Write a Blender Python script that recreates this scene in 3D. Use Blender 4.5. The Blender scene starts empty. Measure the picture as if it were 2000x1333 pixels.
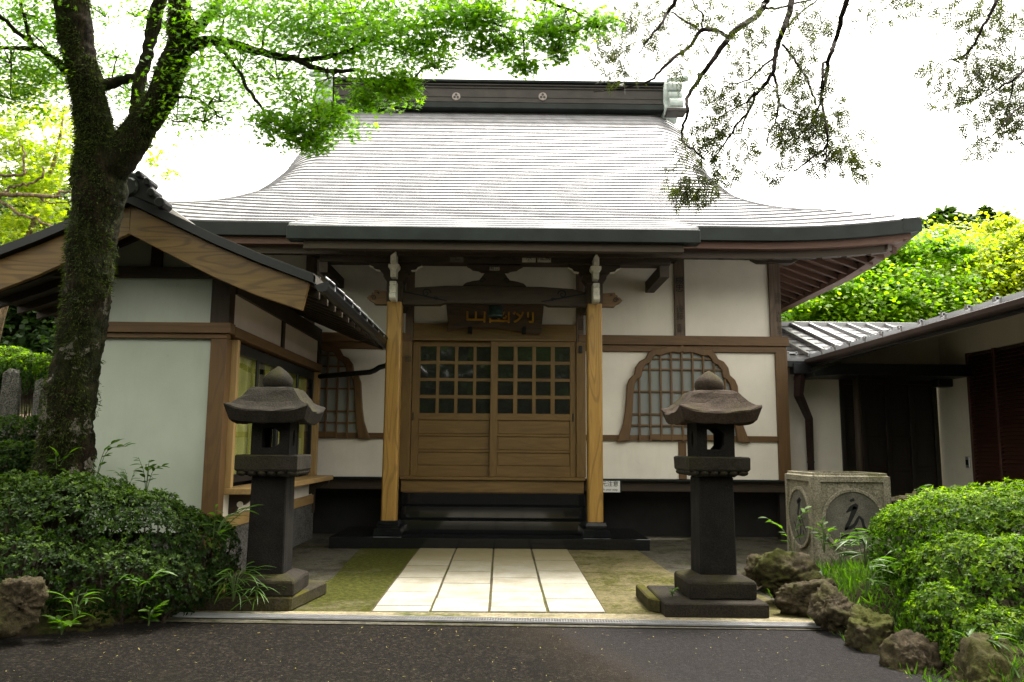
import bpy, bmesh, math, random
import numpy as np
from mathutils import Matrix, Vector, noise as mnoise
R = math.radians
random.seed(7); rng = np.random.default_rng(7)
scene = bpy.context.scene
COL = scene.collection

# ------------------------------------------------------------------ camera
F_PX = 1556.0; CAM_H = 1.55
PITCH = math.atan((872 - 666.5) / F_PX)
cam_rot = Matrix.Rotation(-R(.55), 3, 'Z') @ Matrix.Rotation(math.pi/2 + PITCH, 3, 'X') @ Matrix.Rotation(R(.5), 3, 'Z')
cd = bpy.data.cameras.new('camera'); cam = bpy.data.objects.new('camera', cd); COL.objects.link(cam)
cd.sensor_width = 36; cd.lens = 36 * F_PX / 2000; cd.clip_start = .05; cd.clip_end = 3000
cam.matrix_world = Matrix.Translation((0, 0, CAM_H)) @ cam_rot.to_4x4()
scene.camera = cam

# ------------------------------------------------------------------ sky, sun, exposure
SUN_EL, SUN_AZ = 66, 40          # sun stands behind the hall, a little to the right
w = bpy.data.worlds.new('World'); scene.world = w; w.use_nodes = True
nt = w.node_tree; nt.nodes.clear()
sky = nt.nodes.new('ShaderNodeTexSky'); sky.sky_type = 'NISHITA'; sky.sun_disc = False
sky.sun_elevation = R(SUN_EL); sky.sun_rotation = R(SUN_AZ)
sky.air_density = 1.0; sky.dust_density = 3.0; sky.ozone_density = 1.0
hs = nt.nodes.new('ShaderNodeHueSaturation'); hs.inputs['Saturation'].default_value = .04   # thin bright cloud cover
bg = nt.nodes.new('ShaderNodeBackground'); bg.inputs['Strength'].default_value = .15
wo = nt.nodes.new('ShaderNodeOutputWorld')
wm = nt.nodes.new('ShaderNodeMix'); wm.data_type = 'RGBA'; wm.blend_type = 'MULTIPLY'; wm.inputs[0].default_value = 1; wm.inputs[7].default_value = (1.03, 1., .90, 1)
nt.links.new(sky.outputs[0], hs.inputs['Color']); nt.links.new(hs.outputs[0], wm.inputs[6]); nt.links.new(wm.outputs[2], bg.inputs[0]); nt.links.new(bg.outputs[0], wo.inputs[0])
sl = bpy.data.lights.new('sun', 'SUN'); sl.energy = 1.5; sl.angle = R(14); sl.color = (1, .95, .86)
so = bpy.data.objects.new('sun', sl); COL.objects.link(so)
sd = Vector((math.sin(R(SUN_AZ))*math.cos(R(SUN_EL)), math.cos(R(SUN_AZ))*math.cos(R(SUN_EL)), math.sin(R(SUN_EL))))
so.rotation_euler = sd.to_track_quat('Z', 'Y').to_euler(); so.location = (0, 0, 40)
vs = scene.view_settings; vs.view_transform = 'Standard'; vs.look = 'None'; vs.exposure = 2.45; vs.gamma = 1.0; vs.use_curve_mapping = False
scene.cycles.max_bounces = 6; scene.cycles.diffuse_bounces = 4; scene.cycles.transparent_max_bounces = 4
scene.cycles.use_denoising = True

# ------------------------------------------------------------------ measuring: photo point + depth -> metres
def ray(x, y): return cam_rot @ Vector(((x-1000)/F_PX, -(y-666.5)/F_PX, -1))
def at(x, y, Y): d = ray(x, y); return Vector((0, 0, CAM_H)) + d*(Y/d.y)
def gz(x, y, z=0.): d = ray(x, y); return Vector((0, 0, CAM_H)) + d*((z-CAM_H)/d.z)

# ------------------------------------------------------------------ object helpers
OFF = {}
def link(name, mesh, parent=None, loc=None, kind=None):
    o = bpy.data.objects.new(name, mesh); COL.objects.link(o)
    if loc is not None: o.location = loc
    if parent is not None:
        o.parent = parent
        if parent.type == 'EMPTY': o.matrix_parent_inverse = Matrix.Translation(-parent.location)
        elif parent.name in OFF: o.matrix_parent_inverse = Matrix.Translation(-OFF[parent.name])
    if loc is not None: OFF[o.name] = Vector(loc)
    if kind: o['kind'] = kind
    return o
def tag(o, label, cat, group=None):
    o['label'] = label; o['category'] = cat
    if group: o['group'] = group
    return o
def thing(name, label, cat, loc, group=None):
    o = bpy.data.objects.new(name, None); COL.objects.link(o); o.location = loc; o.empty_display_size = .2
    return tag(o, label, cat, group)
def struct(o): o['kind'] = 'structure'; return o

class MB:
    def __init__(s): s.v = []; s.f = []
    def add(s, vs, fs):
        b = len(s.v); s.v += [tuple(p) for p in vs]; s.f += [tuple(i+b for i in q) for q in fs]
    def box(s, x0, x1, y0, y1, z0, z1):
        s.add([(x, y, z) for x in (x0, x1) for y in (y0, y1) for z in (z0, z1)],
              [(0,1,3,2),(4,6,7,5),(0,4,5,1),(2,3,7,6),(0,2,6,4),(1,5,7,3)])
    def prism(s, pts, d):      # pts: closed 3d polygon, d: extrusion vector
        n = len(pts); d = Vector(d); p = [Vector(q) for q in pts]
        s.add(p + [q+d for q in p], [tuple(range(n))[::-1], tuple(range(n, 2*n))] + [(i, (i+1) % n, n+(i+1) % n, n+i) for i in range(n)])
    def strip(s, A, B, d):     # two matching open 3d contours made into a solid band of thickness d
        n = len(A); d = Vector(d); A = [Vector(q) for q in A]; B = [Vector(q) for q in B]
        V = A + B + [q+d for q in A] + [q+d for q in B]; Fc = []
        for i in range(n-1):
            Fc += [(i, i+1, n+i+1, n+i), (2*n+i, 3*n+i, 3*n+i+1, 2*n+i+1), (i, 2*n+i, 2*n+i+1, i+1), (n+i, n+i+1, 3*n+i+1, 3*n+i)]
        Fc += [(0, n, 3*n, 2*n), (n-1, 3*n-1, 4*n-1, 2*n-1)]
        s.add(V, Fc)
    def tube(s, pts, rad, n=8, cap=True):
        pts = [Vector(p) for p in pts]; b = len(s.v); m = len(pts)
        if not hasattr(rad, '__len__'): rad = [rad]*m
        up = Vector((0, 0, 1)); prev = None
        for i, p in enumerate(pts):
            t = (pts[min(i+1, m-1)] - pts[max(i-1, 0)]).normalized()
            if prev is None:
                a = t.cross(up);  a = a if a.length > .05 else t.cross(Vector((1, 0, 0)))
            else: a = prev - t*prev.dot(t)
            a.normalize(); prev = a; c = t.cross(a)
            for k in range(n):
                g = 2*math.pi*k/n; s.v.append(tuple(p + (a*math.cos(g) + c*math.sin(g))*rad[i]))
        for i in range(m-1):
            for k in range(n):
                s.f.append((b+i*n+k, b+i*n+(k+1) % n, b+(i+1)*n+(k+1) % n, b+(i+1)*n+k))
        if cap: s.f.append(tuple(b+k for k in range(n))[::-1]); s.f.append(tuple(b+(m-1)*n+k for k in range(n)))
    def lathe(s, prof, c, n=20):
        b = len(s.v)
        for r, z in prof:
            for k in range(n): g = 2*math.pi*k/n; s.v.append((c[0]+r*math.cos(g), c[1]+r*math.sin(g), c[2]+z))
        for i in range(len(prof)-1):
            for k in range(n): s.f.append((b+i*n+k, b+i*n+(k+1) % n, b+(i+1)*n+(k+1) % n, b+(i+1)*n+k))
        s.f.append(tuple(b+k for k in range(n))[::-1]); s.f.append(tuple(b+(len(prof)-1)*n+k for k in range(n)))
    def disc_y(s, c, r, d, n=28):   # solid disc facing -Y
        s.prism([(c[0]+r*math.cos(2*math.pi*k/n), c[1], c[2]+r*math.sin(2*math.pi*k/n)) for k in range(n)], (0, d, 0))
    def mesh(s, name, m, bevel=0, smooth=False):
        me = bpy.data.meshes.new(name); me.from_pydata(s.v, [], s.f)
        bm = bmesh.new(); bm.from_mesh(me)
        bmesh.ops.recalc_face_normals(bm, faces=bm.faces)
        if bevel: bmesh.ops.bevel(bm, geom=[e for e in bm.edges if len(e.link_faces) == 2 and e.calc_face_angle(0) > .5], offset=bevel, segments=1, affect='EDGES', clamp_overlap=True)
        bm.to_mesh(me); bm.free(); me.materials.append(m)
        if smooth: me.shade_smooth()
        return me
    def build(s, name, m, parent=None, bevel=0, smooth=False, kind=None):
        return link(name, s.mesh(name, m, bevel, smooth), parent, None, kind)

_boxes = {}
def box(name, x0, x1, y0, y1, z0, z1, m, parent=None, bevel=.004):
    dx, dy, dz = abs(x1-x0), abs(y1-y0), abs(z1-z0)
    if isinstance(m, dict): m = m['xyz'[max(range(3), key=lambda i: (dx, dy, dz)[i])]]
    k = (round(dx, 4), round(dy, 4), round(dz, 4), m.name, bevel)
    if k not in _boxes:
        b = MB(); b.box(-dx/2, dx/2, -dy/2, dy/2, -dz/2, dz/2); _boxes[k] = b.mesh(name, m, min(bevel, min(dx, dy, dz)*.3))
    return link(name, _boxes[k], parent, Vector(((x0+x1)/2, (y0+y1)/2, (z0+z1)/2)))
def pbox(name, px, Y, depth, m, parent=None, bevel=.004):
    """box whose front face covers the photo rectangle px=(x0,y0,x1,y1) at distance Y"""
    xa, ya, xb, yb = px; xm, ym = (xa+xb)/2, (ya+yb)/2
    return box(name, at(xa, ym, Y).x, at(xb, ym, Y).x, Y, Y+depth, at(xm, yb, Y).z, at(xm, ya, Y).z, m, parent, bevel)

# ------------------------------------------------------------------ materials
def newmat(name):
    m = bpy.data.materials.new(name); m.use_nodes = True; t = m.node_tree
    return m, t, t.nodes['Principled BSDF']
def nd(t, typ, ins=None, **props):
    n = t.nodes.new('ShaderNode'+typ)
    for k, v in props.items(): setattr(n, k, v)
    for k, v in (ins or {}).items():
        if hasattr(v, 'is_output') or isinstance(v, bpy.types.NodeSocket): t.links.new(v, n.inputs[k])
        else: n.inputs[k].default_value = v
    return n
def ramp(t, fac, stops):
    n = nd(t, 'ValToRGB', {'Fac': fac}); e = n.color_ramp.elements
    while len(e) < len(stops): e.new(.5)
    for q, (p, c) in zip(e, stops): q.position = p; q.color = (*c, 1)
    return n.outputs[0]
def mix(t, f, a, b, mode='MIX'):
    n = nd(t, 'Mix', data_type='RGBA', blend_type=mode)
    for s, v in ((n.inputs[0], f), (n.inputs[6], a), (n.inputs[7], b)):
        if isinstance(v, bpy.types.NodeSocket): t.links.new(v, s)
        else: s.default_value = v if not isinstance(v, tuple) else (*v, 1)[:4]
    return n.outputs[2]
def coords(t, scale=(1, 1, 1), rand=True, kind='Object'):
    tc = nd(t, 'TexCoord'); v = tc.outputs[kind]
    if rand:
        oi = nd(t, 'ObjectInfo'); r = nd(t, 'VectorMath', {0: oi.outputs['Random'], 1: (37., 51., 23.)}, operation='MULTIPLY')
        v = nd(t, 'VectorMath', {0: v, 1: r.outputs[0]}, operation='ADD').outputs[0]
    return nd(t, 'VectorMath', {0: v, 1: scale}, operation='MULTIPLY').outputs[0]
def noise(t, v, scale, detail=4, rough=.55, dist=0):
    return nd(t, 'TexNoise', {'Vector': v, 'Scale': scale, 'Detail': detail, 'Roughness': rough, 'Distortion': dist}).outputs[0]
def bump(t, p, h, strength, dist=.01):
    b = nd(t, 'Bump', {'Height': h, 'Strength': strength, 'Distance': dist}); t.links.new(b.outputs[0], p.inputs['Normal'])
def fin(t, p, col=None, rough=None, **kw):
    for k, v in (('Base Color', col), ('Roughness', rough)):
        if v is None: continue
        if isinstance(v, bpy.types.NodeSocket): t.links.new(v, p.inputs[k])
        else: p.inputs[k].default_value = (*v, 1) if isinstance(v, tuple) else v
    for k, v in kw.items(): p.inputs[k.replace('_', ' ')].default_value = v

def wood(name, c1, c2, rough=.6, figure=.5, grime=None):
    out = {}
    for ax in 'xyz':
        m, t, p = newmat(name+'_'+ax)
        s = [7., 7., 7.]; s['xyz'.index(ax)] = .55
        v = coords(t, tuple(s))
        n1 = noise(t, v, 2.2, 6, .6, 1.2)
        v2 = coords(t, tuple([2.2 if q > 1 else .28 for q in s]))
        n2 = noise(t, v2, 1.6, 2, .4, .3)
        wv = nd(t, 'Math', {0: n2, 1: 78.}, operation='MULTIPLY'); wv = nd(t, 'Math', {0: wv.outputs[0]}, operation='SINE')
        wv = nd(t, 'MapRange', {0: wv.outputs[0], 1: .2, 2: 1.0}).outputs[0]
        f = nd(t, 'Math', {0: wv, 1: figure}, operation='MULTIPLY').outputs[0]
        col = ramp(t, n1, [(.3, c1), (.7, c2)])
        dark = tuple(q*.52 for q in c1)
        col = mix(t, f, col, dark)
        big = noise(t, coords(t, (1, 1, 1)), 1.3, 3)
        col = mix(t, nd(t, 'MapRange', {0: big, 1: .45, 2: .75, 3: 0., 4: .25}).outputs[0], col, grime or tuple(q*.6 for q in c1))
        fin(t, p, col, rough); bump(t, p, n1, .25, .004)
        out[ax] = m
    return out
def plaster(name, c):
    m, t, p = newmat(name); v = coords(t); n = noise(t, v, 2.2, 4); f = noise(t, v, 45, 4); st = noise(t, coords(t, (2.6, 2.6, .4)), 1.8, 6, .7); sp = noise(t, v, 9, 5, .7)
    col = ramp(t, n, [(.3, tuple(q*.93 for q in c)), (.7, tuple(q*1.03 for q in c))])
    col = mix(t, nd(t, 'MapRange', {0: st, 1: .5, 2: .78, 3: 0., 4: .20}).outputs[0], col, tuple(q*k for q, k in zip(c, (.66, .63, .55))))
    col = mix(t, nd(t, 'MapRange', {0: sp, 1: .66, 2: .72, 3: 0., 4: .25}).outputs[0], col, tuple(q*.6 for q in c))
    fin(t, p, col, .95); p.inputs['Specular IOR Level'].default_value = .15; bump(t, p, nd(t, 'Math', {0: n, 1: f}, operation='ADD').outputs[0], .12, .006); return m
def plain(name, c, rough=.6, var=.25, scale=6, b=.2, metal=0., spec=.5):
    m, t, p = newmat(name); v = coords(t)
    n = noise(t, v, scale, 5); n2 = noise(t, v, scale*.23, 3)
    col = ramp(t, n, [(.3, tuple(q*(1-var) for q in c)), (.72, tuple(min(1, q*(1+var)) for q in c))])
    col = mix(t, nd(t, 'MapRange', {0: n2, 1: .45, 2: .7, 3: 0., 4: .5}).outputs[0], col, tuple(q*(1-var*1.4) for q in c))
    fin(t, p, col, rough, Metallic=metal); p.inputs['Specular IOR Level'].default_value = spec
    bump(t, p, n, b, .006); return m
def stone(name, c, moss=0., mosscol=(.07, .085, .015), speck=.5, grain=90, rough=.9, b=.6, up=True):
    m, t, p = newmat(name); v = coords(t)
    n = noise(t, v, 5, 6, .65); g = noise(t, v, grain, 3, .7); n3 = noise(t, v, 1.6, 4)
    col = ramp(t, n, [(.28, tuple(q*.62 for q in c)), (.55, c), (.8, tuple(q*1.35 for q in c))])
    gs = nd(t, 'MapRange', {0: g, 1: .35, 2: .7, 3: -speck, 4: speck}).outputs[0]
    hsn = nd(t, 'HueSaturation', {'Color': col, 'Value': nd(t, 'Math', {0: gs, 1: 1.}, operation='ADD').outputs[0]}); col = hsn.outputs[0]
    if moss:
        mf = nd(t, 'MapRange', {0: n3, 1: .62-.3*moss, 2: .72-.25*moss}).outputs[0]
        if up:
            gm = nd(t, 'NewGeometry'); sz = nd(t, 'SeparateXYZ', {0: gm.outputs['Normal']}).outputs[2]
            uf = nd(t, 'MapRange', {0: sz, 1: -.2, 2: .7, 3: .15, 4: 1.}).outputs[0]
            mf = nd(t, 'Math', {0: mf, 1: uf}, operation='MULTIPLY').outputs[0]
        col = mix(t, mf, col, mix(t, g, tuple(q*.5 for q in mosscol), tuple(min(1, q*1.6) for q in mosscol)))
    fin(t, p, col, rough); p.inputs['Specular IOR Level'].default_value = .1
    h = nd(t, 'Math', {0: n, 1: g}, operation='ADD').outputs[0]
    bump(t, p, h, b, .012); return m
def leafmat(name, c1, c2, c3=None, trans=.45, rough=.45, spec=.3):
    m, t, p = newmat(name)
    a = nd(t, 'Attribute', attribute_name='tint').outputs['Fac']
    st = [(0., c1), (.6, c2)] + ([(1., c3)] if c3 else [])
    col = ramp(t, a, st)
    fin(t, p, col, rough); p.inputs['Specular IOR Level'].default_value = spec
    tr = nd(t, 'BsdfTranslucent', {'Color': mix(t, 1., col, (2.3, 2.6, .6), 'MULTIPLY')})
    ms = nd(t, 'MixShader', {0: trans, 1: p.outputs[0], 2: tr.outputs[0]})
    t.links.new(ms.outputs[0], t.nodes['Material Output'].inputs['Surface']); return m

M = {}
W_GOLD = wood('keyaki', (.27, .145, .026), (.40, .23, .05), .5, .55)             # porch pillars
W_DOOR = wood('door_cedar', (.125, .068, .015), (.185, .106, .025), .55, .28)
W_BEAM = wood('brown_beam', (.10, .051, .015), (.145, .076, .022), .6, .3)
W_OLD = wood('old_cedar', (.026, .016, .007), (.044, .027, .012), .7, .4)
W_PLQ = wood('plaque_board', (.05, .028, .013), (.085, .048, .022), .6, .7)
W_GREY = wood('weathered_post', (.10, .07, .048), (.16, .115, .08), .8, .35)
W_RED = wood('eave_cedar', (.07, .032, .019), (.11, .053, .032), .7, .3)
W_BARGE = wood('bargeboard_cedar', (.125, .068, .015), (.20, .115, .027), .55, .6)
W_PALE = wood('pale_hinoki', (.34, .21, .08), (.44, .29, .115), .5, .3)
W_DARK = wood('black_stained_wood', (.012, .008, .006), (.025, .017, .013), .5, .3)
W_LOUV = wood('red_brown_louver', (.075, .028, .02), (.11, .045, .032), .5, .3)
M['plaster'] = plaster('white_plaster', (.80, .745, .645))
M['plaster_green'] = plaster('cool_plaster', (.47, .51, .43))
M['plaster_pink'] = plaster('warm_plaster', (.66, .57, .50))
M['whitepaint'] = plain('chipped_white_paint', (.72, .69, .58), .75, .2, 22, .4)
M['copper_dark'] = plain('dark_copper_sheet', (.013, .017, .015), .6, .35, 3, .1, 0., .2)
M['ridge_copper'] = plain('brown_patinated_copper', (.035, .031, .026), .6, .3, 4, .15, 0., .3)
M['verdigris'] = plain('verdigris', (.30, .345, .32), .6, .25, 6, .3)
M['gutter'] = plain('black_gutter', (.010, .011, .012), .4, .2, 5, .05, 0., .35)
M['gutter_brown'] = plain('brown_gutter', (.035, .02, .017), .4, .2, 5, .05, 0., .35)
M['grey_tile'] = plain('grey_metal_roof', (.075, .068, .058), .5, .25, 3, .1, .0, .35)
M['white_roof'] = plain('pale_metal_roof', (.26, .26, .27), .35, .15, 5, .1, .3)
M['tile_black'] = plain('smoked_tile', (.016, .016, .017), .5, .3, 8, .3, 0., .35)
M['gold'] = plain('gold_leaf', (.85, .46, .07), .38, .2, 30, .3, .35)
M['bronze'] = plain('green_bronze', (.05, .085, .075), .5, .4, 12, .3, .5)
M['paper'] = plain('old_paper', (.42, .39, .32), .85, .2, 12, .1)
M['paper_dark'] = plain('sooty_paper', (.11, .10, .08), .85, .2, 12, .1)
M['ink'] = plain('black_ink', (.008, .008, .008), .7, .1, 9, 0)
M['ink_faded'] = plain('faded_ink', (.05, .038, .03), .8, .3, 20, 0)
M['signwhite'] = plain('white_sign', (.75, .74, .70), .5, .05, 9, .05)
M['steel'] = plain('galvanised_steel', (.50, .50, .52), .35, .2, 12, .1, .8)
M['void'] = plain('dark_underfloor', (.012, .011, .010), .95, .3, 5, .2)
M['pit'] = plain('black_pit', (.006, .006, .006), .9, .1, 5, 0)
def copper_roof():
    m, t, p = newmat('copper_shingles'); v = coords(t, (1, 1, 1), False)
    st = noise(t, coords(t, (1.1, .35, .35)), 2.4, 5); n = noise(t, v, 14, 3)
    col = ramp(t, st, [(.25, (.23, .225, .235)), (.55, (.36, .355, .37)), (.8, (.46, .455, .475))])
    fin(t, p, col, nd(t, 'MapRange', {0: n, 1: .3, 2: .7, 3: .36, 4: .52}).outputs[0], Metallic=.45)
    bump(t, p, noise(t, v, 5, 3), .06, .01); return m
M['roof'] = copper_roof()
def granite_black():
    m, t, p = newmat('polished_black_granite'); v = coords(t, rand=False)
    g = noise(t, v, 160, 2); fin(t, p, ramp(t, g, [(.45, (.006, .0065, .007)), (.8, (.018, .019, .02))]), .07)
    return m
M['granite_black'] = granite_black()
def glass_dark(name, c, rough):
    m, t, p = newmat(name); fin(t, p, c, rough); p.inputs['Specular IOR Level'].default_value = .7; p.inputs['Coat Weight'].default_value = .5; p.inputs['Coat Roughness'].default_value = .02
    bump(t, p, noise(t, coords(t, (1, 1, 1), True), 3.5, 1), .05, .02); return m
M['glass'] = glass_dark('dark_window_glass', (.020, .020, .018), .05)
M['glass_pale'] = glass_dark('frosted_pale_glass', (.26, .27, .26), .12)
def clear_glass():
    m, t, p = newmat('clear_glass'); g = nd(t, 'BsdfGlossy', {'Roughness': .02}); tr = nd(t, 'BsdfTransparent', {'Color': (.97, .98, .97, 1)})
    bf = nd(t, 'NewGeometry').outputs['Backfacing']; fr = nd(t, 'Fresnel', {'IOR': nd(t, 'MapRange', {0: bf, 3: 1.45, 4: 1/1.45}).outputs[0]}); ms = nd(t, 'MixShader', {0: fr.outputs[0], 1: tr.outputs[0], 2: g.outputs[0]})
    t.links.new(ms.outputs[0], t.nodes['Material Output'].inputs['Surface']); return m
M['clear'] = clear_glass()
M['curtain'] = plain('yellow_green_curtain', (.42, .42, .085), .9, .15, 6, .2)
M['andesite'] = stone('lantern_andesite', (.023, .0195, .015), .45, (.026, .024, .008), .4, 70)
M['andesite_red'] = stone('lantern_andesite_reddish', (.044, .032, .024), .35, (.034, .028, .010), .4, 70)
M['andesite_dark'] = stone('lantern_shaft_stone', (.013, .0118, .0102), .15, (.02, .019, .007), .4, 80, b=.45)
M['basin'] = stone('basin_granite', (.26, .235, .175), .2, (.09, .09, .035), .5, 55, b=.9)
M['basin_disc'] = stone('basin_disc_granite', (.13, .122, .10), 0, speck=.3, grain=70, b=.4)
M['rock'] = stone('garden_rock', (.045, .035, .021), .7, (.032, .034, .006), .5, 26, b=1.)
M['base_granite'] = stone('foundation_granite', (.11, .105, .095), 0, speck=.9, grain=60, b=.3)
M['kerb'] = stone('mossy_kerb', (.04, .034, .022), .8, (.045, .042, .005), .5, 50)

# text in the bundled fonts, turned into a thin mesh
def text_obj(name, body, size, thick, m, parent, mat4, vertical=False, align='CENTER'):
    cu = bpy.data.curves.new('tmp_text', 'FONT'); cu.body = '\n'.join(body) if vertical else body
    cu.size = size; cu.extrude = thick; cu.align_x = align; cu.align_y = 'CENTER'; cu.space_line = .95
    o = bpy.data.objects.new('tmp_text', cu); COL.objects.link(o)
    me = bpy.data.meshes.new_from_object(o.evaluated_get(bpy.context.evaluated_depsgraph_get()))
    bpy.data.objects.remove(o); bpy.data.curves.remove(cu)
    me.transform(mat4); me.materials.clear(); me.materials.append(m)
    return link(name, me, parent)
def face_front(p, tilt=0): return Matrix.Translation(p) @ Matrix.Rotation(math.pi/2 + tilt, 4, 'X')

# ================================================================== SETTING: ground
def sheet(name, pts, z, m, sub=0):
    b = MB(); b.add([(x, y, z) for x, y in pts], [tuple(range(len(pts)))]); return struct(b.build(name, m))
def asphalt():
    m, t, p = newmat('asphalt'); v = coords(t, rand=False)
    g = nd(t, 'TexVoronoi', {'Vector': v, 'Scale': 120.}).outputs['Distance']; n = noise(t, v, 38, 5, .8); big = noise(t, v, .7, 4); mid = noise(t, v, 4, 4)
    sx = nd(t, 'SeparateXYZ', {0: v}); wob = nd(t, 'Math', {0: noise(t, v, 3, 3), 1: .3}, operation='MULTIPLY').outputs[0]
    # repaved lane: the newer, greyer surfacing lies right of a skewed seam
    e = nd(t, 'Math', {0: nd(t, 'Math', {0: sx.outputs[1], 1: .33}, operation='MULTIPLY').outputs[0], 1: nd(t, 'Math', {0: sx.outputs[0], 1: wob}, operation='ADD').outputs[0]}, operation='ADD').outputs[0]
    lane = nd(t, 'MapRange', {0: e, 1: 2.83, 2: 3.02}).outputs[0]
    seam = nd(t, 'MapRange', {0: nd(t, 'Math', {0: nd(t, 'Math', {0: e, 1: 2.85}, operation='SUBTRACT').outputs[0]}, operation='ABSOLUTE').outputs[0], 1: 0., 2: .5, 3: .7, 4: 0.}).outputs[0]
    old = ramp(t, n, [(.3, (.002, .0016, .0012)), (.53, (.0065, .0052, .004)), (.70, (.05, .041, .03))])
    new = ramp(t, n, [(.3, (.009, .008, .0082)), (.55, (.019, .017, .0172)), (.8, (.05, .046, .045))])
    col = mix(t, lane, old, new)
    col = mix(t, nd(t, 'Math', {0: seam, 1: mid}, operation='MULTIPLY').outputs[0], col, (.028, .021, .014))
    col = mix(t, nd(t, 'MapRange', {0: big, 1: .5, 2: .7, 3: 0., 4: .35}).outputs[0], col, (.012, .010, .006))
    fin(t, p, col, .9); p.inputs['Specular IOR Level'].default_value = .08; h = nd(t, 'Math', {0: g, 1: n}, operation='ADD').outputs[0]; bump(t, p, h, .8, .01); return m
def ground_mat(name, c, moss, mosscol, stain=.3, grain=80):
    m, t, p = newmat(name); v = coords(t, rand=False)
    n = noise(t, v, 2.2, 6, .65); g = noise(t, v, grain, 3, .7); n3 = noise(t, v, .9, 5, .6); n4 = noise(t, v, 6, 6, .75); md = noise(t, v, 17, 7, .8)
    col = ramp(t, md, [(.30, tuple(q*.4 for q in c)), (.52, c), (.72, tuple(q*2.1 for q in c))])
    col = mix(t, nd(t, 'MapRange', {0: g, 1: .4, 2: .7, 3: 0., 4: .6}).outputs[0], col, tuple(q*1.7 for q in c))
    col = mix(t, nd(t, 'MapRange', {0: n, 1: .5, 2: .68, 3: 0., 4: stain*2}).outputs[0], col, tuple(q*.35 for q in c))
    mf = nd(t, 'MapRange', {0: nd(t, 'Math', {0: n3, 1: nd(t, 'Math', {0: n4, 1: .8}, operation='MULTIPLY').outputs[0]}, operation='ADD').outputs[0], 1: 1.12-.6*moss, 2: 1.32-.6*moss}).outputs[0]
    col = mix(t, mf, col, ramp(t, md, [(.32, tuple(q*.25 for q in mosscol)), (.5, mosscol), (.7, tuple(q*2.4 for q in mosscol))]))
    fin(t, p, col, .95); p.inputs['Specular IOR Level'].default_value = .1
    bump(t, p, nd(t, 'Math', {0: n4, 1: md}, operation='ADD').outputs[0], .8, .02); return m
def paving():
    m, t, p = newmat('pale_granite_paving'); v = coords(t, rand=False); oi = nd(t, 'ObjectInfo').outputs['Random']
    g = noise(t, v, 150, 3, .7); n = noise(t, v, 2.6, 6, .65); f = noise(t, v, 9, 5, .7); pit = nd(t, 'TexVoronoi', {'Vector': v, 'Scale': 38.}).outputs['Distance']
    col = ramp(t, g, [(.3, (.24, .23, .20)), (.7, (.39, .375, .335))])
    col = mix(t, nd(t, 'MapRange', {0: oi, 3: 0., 4: .35}).outputs[0], col, (.20, .18, .13))
    col = mix(t, nd(t, 'MapRange', {0: n, 1: .42, 2: .66, 3: 0., 4: .6}).outputs[0], col, (.17, .15, .095))
    yy = nd(t, 'SeparateXYZ', {0: v}).outputs[1]; old = nd(t, 'MapRange', {0: nd(t, 'Math', {0: yy, 1: nd(t, 'Math', {0: f, 1: 2.2}, operation='MULTIPLY').outputs[0]}, operation='ADD').outputs[0], 1: 10.2, 2: 12.6, 3: 0., 4: .9}).outputs[0]   # eave shade painted into the far slabs, together with moss staining
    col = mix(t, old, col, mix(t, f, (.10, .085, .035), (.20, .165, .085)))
    col = mix(t, nd(t, 'MapRange', {0: pit, 1: .0, 2: .22, 3: .6, 4: 0.}).outputs[0], col, (.15, .12, .07))
    fin(t, p, col, .85); p.inputs['Specular IOR Level'].default_value = .15; bump(t, p, nd(t, 'Math', {0: g, 1: f}, operation='ADD').outputs[0], .45, .008); return m
M['asphalt'] = asphalt()
M['earth'] = ground_mat('dark_garden_earth', (.022, .016, .009), .5, (.022, .025, .005))
M['moss_left'] = ground_mat('mossy_pavement', (.075, .066, .034), .80, (.034, .036, .005))
M['moss_right'] = ground_mat('tan_gravel_pavement', (.10, .085, .044), .5, (.048, .046, .010), .25, 55)
M['concrete'] = ground_mat('stained_concrete', (.06, .055, .042), .35, (.026, .026, .007), .5)
M['strip'] = ground_mat('concrete_strip', (.18, .155, .10), .35, (.06, .065, .022), .25)
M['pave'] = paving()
M['joint'] = ground_mat('dark_joint', (.06, .05, .03), .4, (.05, .055, .012))

ground = sheet('ground', [(-900, -900), (900, -900), (900, 900), (-900, 900)], -.03, M['earth'])
road = sheet('asphalt_road', [(-30, -30), (30, -30), (30, 7.13), (2.9, 7.13), (-3.1, 7.37), (-30, 8.4)], -.012, M['asphalt'])
court = sheet('concrete_court', [(-3.35, 7.3), (8.2, 7.0), (8.2, 14.7), (-3.35, 14.7)], -.004, M['concrete'])
bounce = sheet('entrance_apron', [(5.0, 9.9), (8.0, 9.9), (8.0, 14.58), (5.0, 14.58)], .002, ground_mat('pale_entrance_concrete', (.24, .23, .20), .05, (.1, .1, .05), .1))  # unseen pale sheet added to bounce light up to the side building's soffit
mossl = sheet('mossy_strip', [(-2.45, 7.55), (-1.2, 7.55), (-1.26, 12.36), (-2.15, 12.36), (-1.98, 9.6), (-2.1, 8.9)], .002, M['moss_left'])
mossr = sheet('gravel_strip', [(.98, 7.55), (2.9, 7.5), (2.75, 8.8), (2.1, 10.3), (2.05, 12.36), (1.0, 12.36)], .002, M['moss_right'])
strip = sheet('concrete_edge', [(-3.2, 7.50), (2.85, 7.26), (2.85, 7.56), (1.1, 7.71), (-1.3, 7.72), (-2.4, 7.73), (-3.2, 7.76)], .006, M['strip'])
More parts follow.
